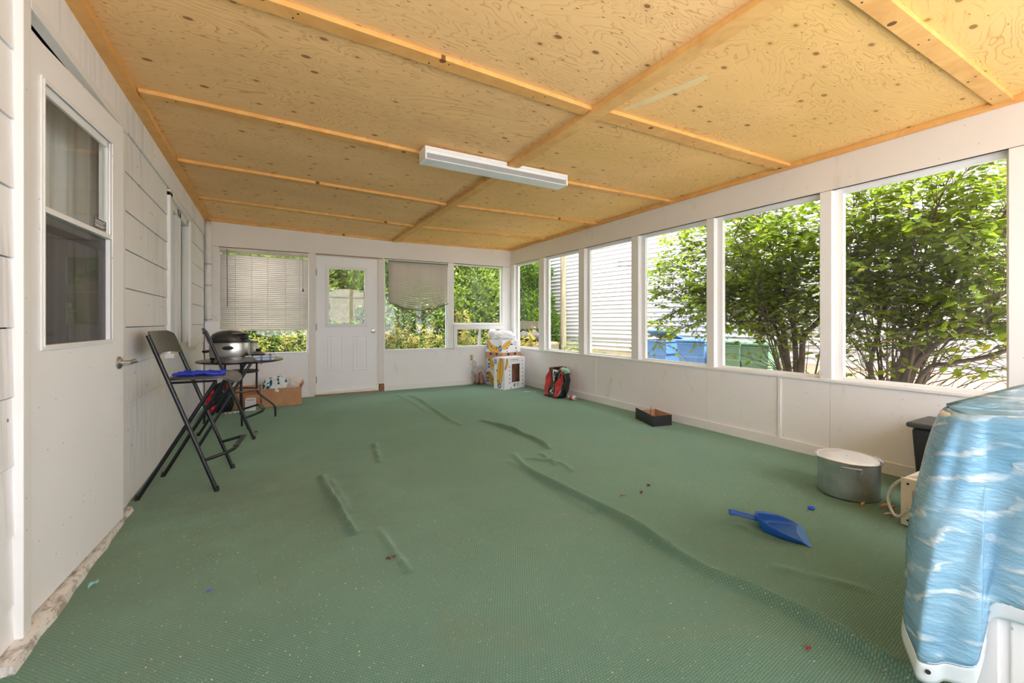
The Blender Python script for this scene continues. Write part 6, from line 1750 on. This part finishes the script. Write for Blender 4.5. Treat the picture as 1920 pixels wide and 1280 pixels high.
MB().lathe([(0.003, 0), (0.006, 0), (0.006, 0.002), (0.003, 0.002)], n=14, M=frame((p_.x - 0.004, p_.y - 0.002, p_.z), (0.6, -0.7, 0), (0, 0, 1))).build('eyelet', M_dark, hm)

# ------------------------------------------------------------------ litter on the carpet
cap = MB().lathe([(0.008, 0.001), (0.017, 0.0), (0.019, 0.006), (0.016, 0.012), (0.010, 0.010), (0.008, 0.003)], (0, 0, 0), 20).build('bottle_cap_ring', plain('bright_blue_plastic', srgb(20, 84, 226), 0.3), None, smooth=True)
cap.location = (2.764, 1.327, 0.004); tag(cap, 'bright blue plastic ring lying between pot and dustpan', 'cap')
def scrap(u, v, sz, asp, rot, col, label, name, cat, curl=0.006, z=0.003, seed=0):
    p = fl(u, v); rng = random.Random(seed + int(u))
    def fn(a, b):
        x = (a - 0.5) * sz; e = math.sin(a * math.pi) ** 0.6
        y = (b - 0.5) * sz * asp * e
        return (x, y, 0.002 + curl * abs(math.sin(a * 4 + seed)) + curl * (2 * b - 1) ** 2)
    o = MB().grid(fn, 8, 4).build(name, col if not isinstance(col, tuple) else plain(name + '_%d' % int(u), col, 0.7, var=0.25, vscale=60), None, smooth='all', solid=0.0012)
    o.location = (p.x, p.y, z); o.rotation_euler = (0, 0, R(rot))
    return tag(o, label, cat)
dry = srgb(186, 124, 82)
scrap(175, 1100, 0.045, 0.42, 60, srgb(156, 214, 208), 'pale teal plastic scrap on the carpet near the threshold', 'plastic_scrap', 'scrap', 0.008)
scrap(392, 1111, 0.016, 0.8, 20, srgb(70, 110, 220), 'tiny blue bead in the left foreground carpet', 'blue_bead', 'bead', 0.004)
scrap(728, 1051, 0.022, 0.5, -30, srgb(90, 40, 30), 'dark red brown bit left of the centre fold', 'dry_bit', 'scrap', 0.006)
scrap(739, 1047, 0.020, 0.5, 40, srgb(124, 66, 52), 'second dark bit, right next to the first by the centre fold', 'dry_bit', 'scrap', 0.006)
scrap(1168, 932, 0.040, 0.25, -25, srgb(150, 104, 72), 'short brown twig piece mid carpet', 'twig_piece', 'twig', 0.005)
scrap(1202, 927, 0.028, 0.6, 30, srgb(120, 52, 46), 'reddish dry leaf bit right of the twig piece', 'leaf_bit', 'leaf', 0.010)
scrap(1216, 914, 0.024, 0.6, -10, srgb(94, 36, 34), 'dark red leaf bit farther back beside the reddish one', 'leaf_bit', 'leaf', 0.010)
scrap(1618, 950, 0.05, 0.35, 10, srgb(206, 168, 120), 'tan dry leaf curl just before the stockpot', 'dry_leaf', 'leaf', 0.012)
scrap(1664, 955, 0.075, 0.3, -40, srgb(204, 142, 104), 'orange brown dry leaf beside the heater', 'dry_leaf', 'leaf', 0.014)
scrap(1670, 967, 0.070, 0.22, -35, srgb(222, 196, 190), 'pinkish paper strip lying before the heater', 'paper_strip', 'paper', 0.006)
scrap(1159, 788, 0.045, 0.35, 60, srgb(236, 234, 230), 'white paper bit left of the black tray', 'paper_bit', 'paper', 0.006)
scrap(988, 737, 0.11, 0.35, -10, srgb(236, 236, 238), 'white torn paper on the carpet before the banana boxes', 'torn_paper', 'paper', 0.010)
scrap(1372, 795, 0.05, 0.4, -30, srgb(196, 206, 200), 'pale scrap resting by the skirting beyond the pot', 'pale_scrap', 'scrap', 0.010)
scrap(1516, 1220, 0.018, 0.7, 0, srgb(168, 50, 50), 'small red crumb in the right foreground carpet', 'red_crumb', 'crumb', 0.005)
scrap(480, 812, 0.030, 0.6, 20, srgb(128, 78, 62), 'brown leaf bit by the foot of the far stool', 'leaf_bit', 'leaf', 0.010)
crng = random.Random(77); crumbs = []
for i in range(700):
    if i < 220: u, v = crng.uniform(60, 700), 1280 - 380 * crng.random() ** 1.3
    elif i < 440: u, v = crng.gauss(1520, 90), crng.gauss(920, 30)
    else: u, v = crng.uniform(250, 1700), crng.uniform(780, 1280)
    p = fl(u, v)
    if not (XL + 0.08 < p.x < XR - 0.1 and 0.3 < p.y < YB - 0.2): continue
    if (p.x - 3.225) ** 2 + (p.y - 1.334) ** 2 < 0.03 or p.x > 2.9 and p.y < 1.0 or (p.x > 1.4 and p.y < 0.6): continue
    a = crng.uniform(0, 6.28); x = Vector((math.cos(a), math.sin(a), 0)); y = Vector((-math.sin(a), math.cos(a), crng.uniform(-.3, .3)))
    crumbs.append((Vector((p.x, p.y, 0.006)), (x, y, Vector((0, 0, 1))), crng.uniform(0.0035, 0.008)))
M_cr = leaf_mat('crumb', srgb(226, 214, 186), srgb(196, 168, 130), srgb(150, 60, 50), 0.0, 0.85)
me_o = leaf_cloud('carpet_crumbs', crumbs, M_cr, None, (0, 0, 0)); tag(me_o, 'pale crumbs and lint scattered over the green carpet', 'crumbs', None, 'stuff')
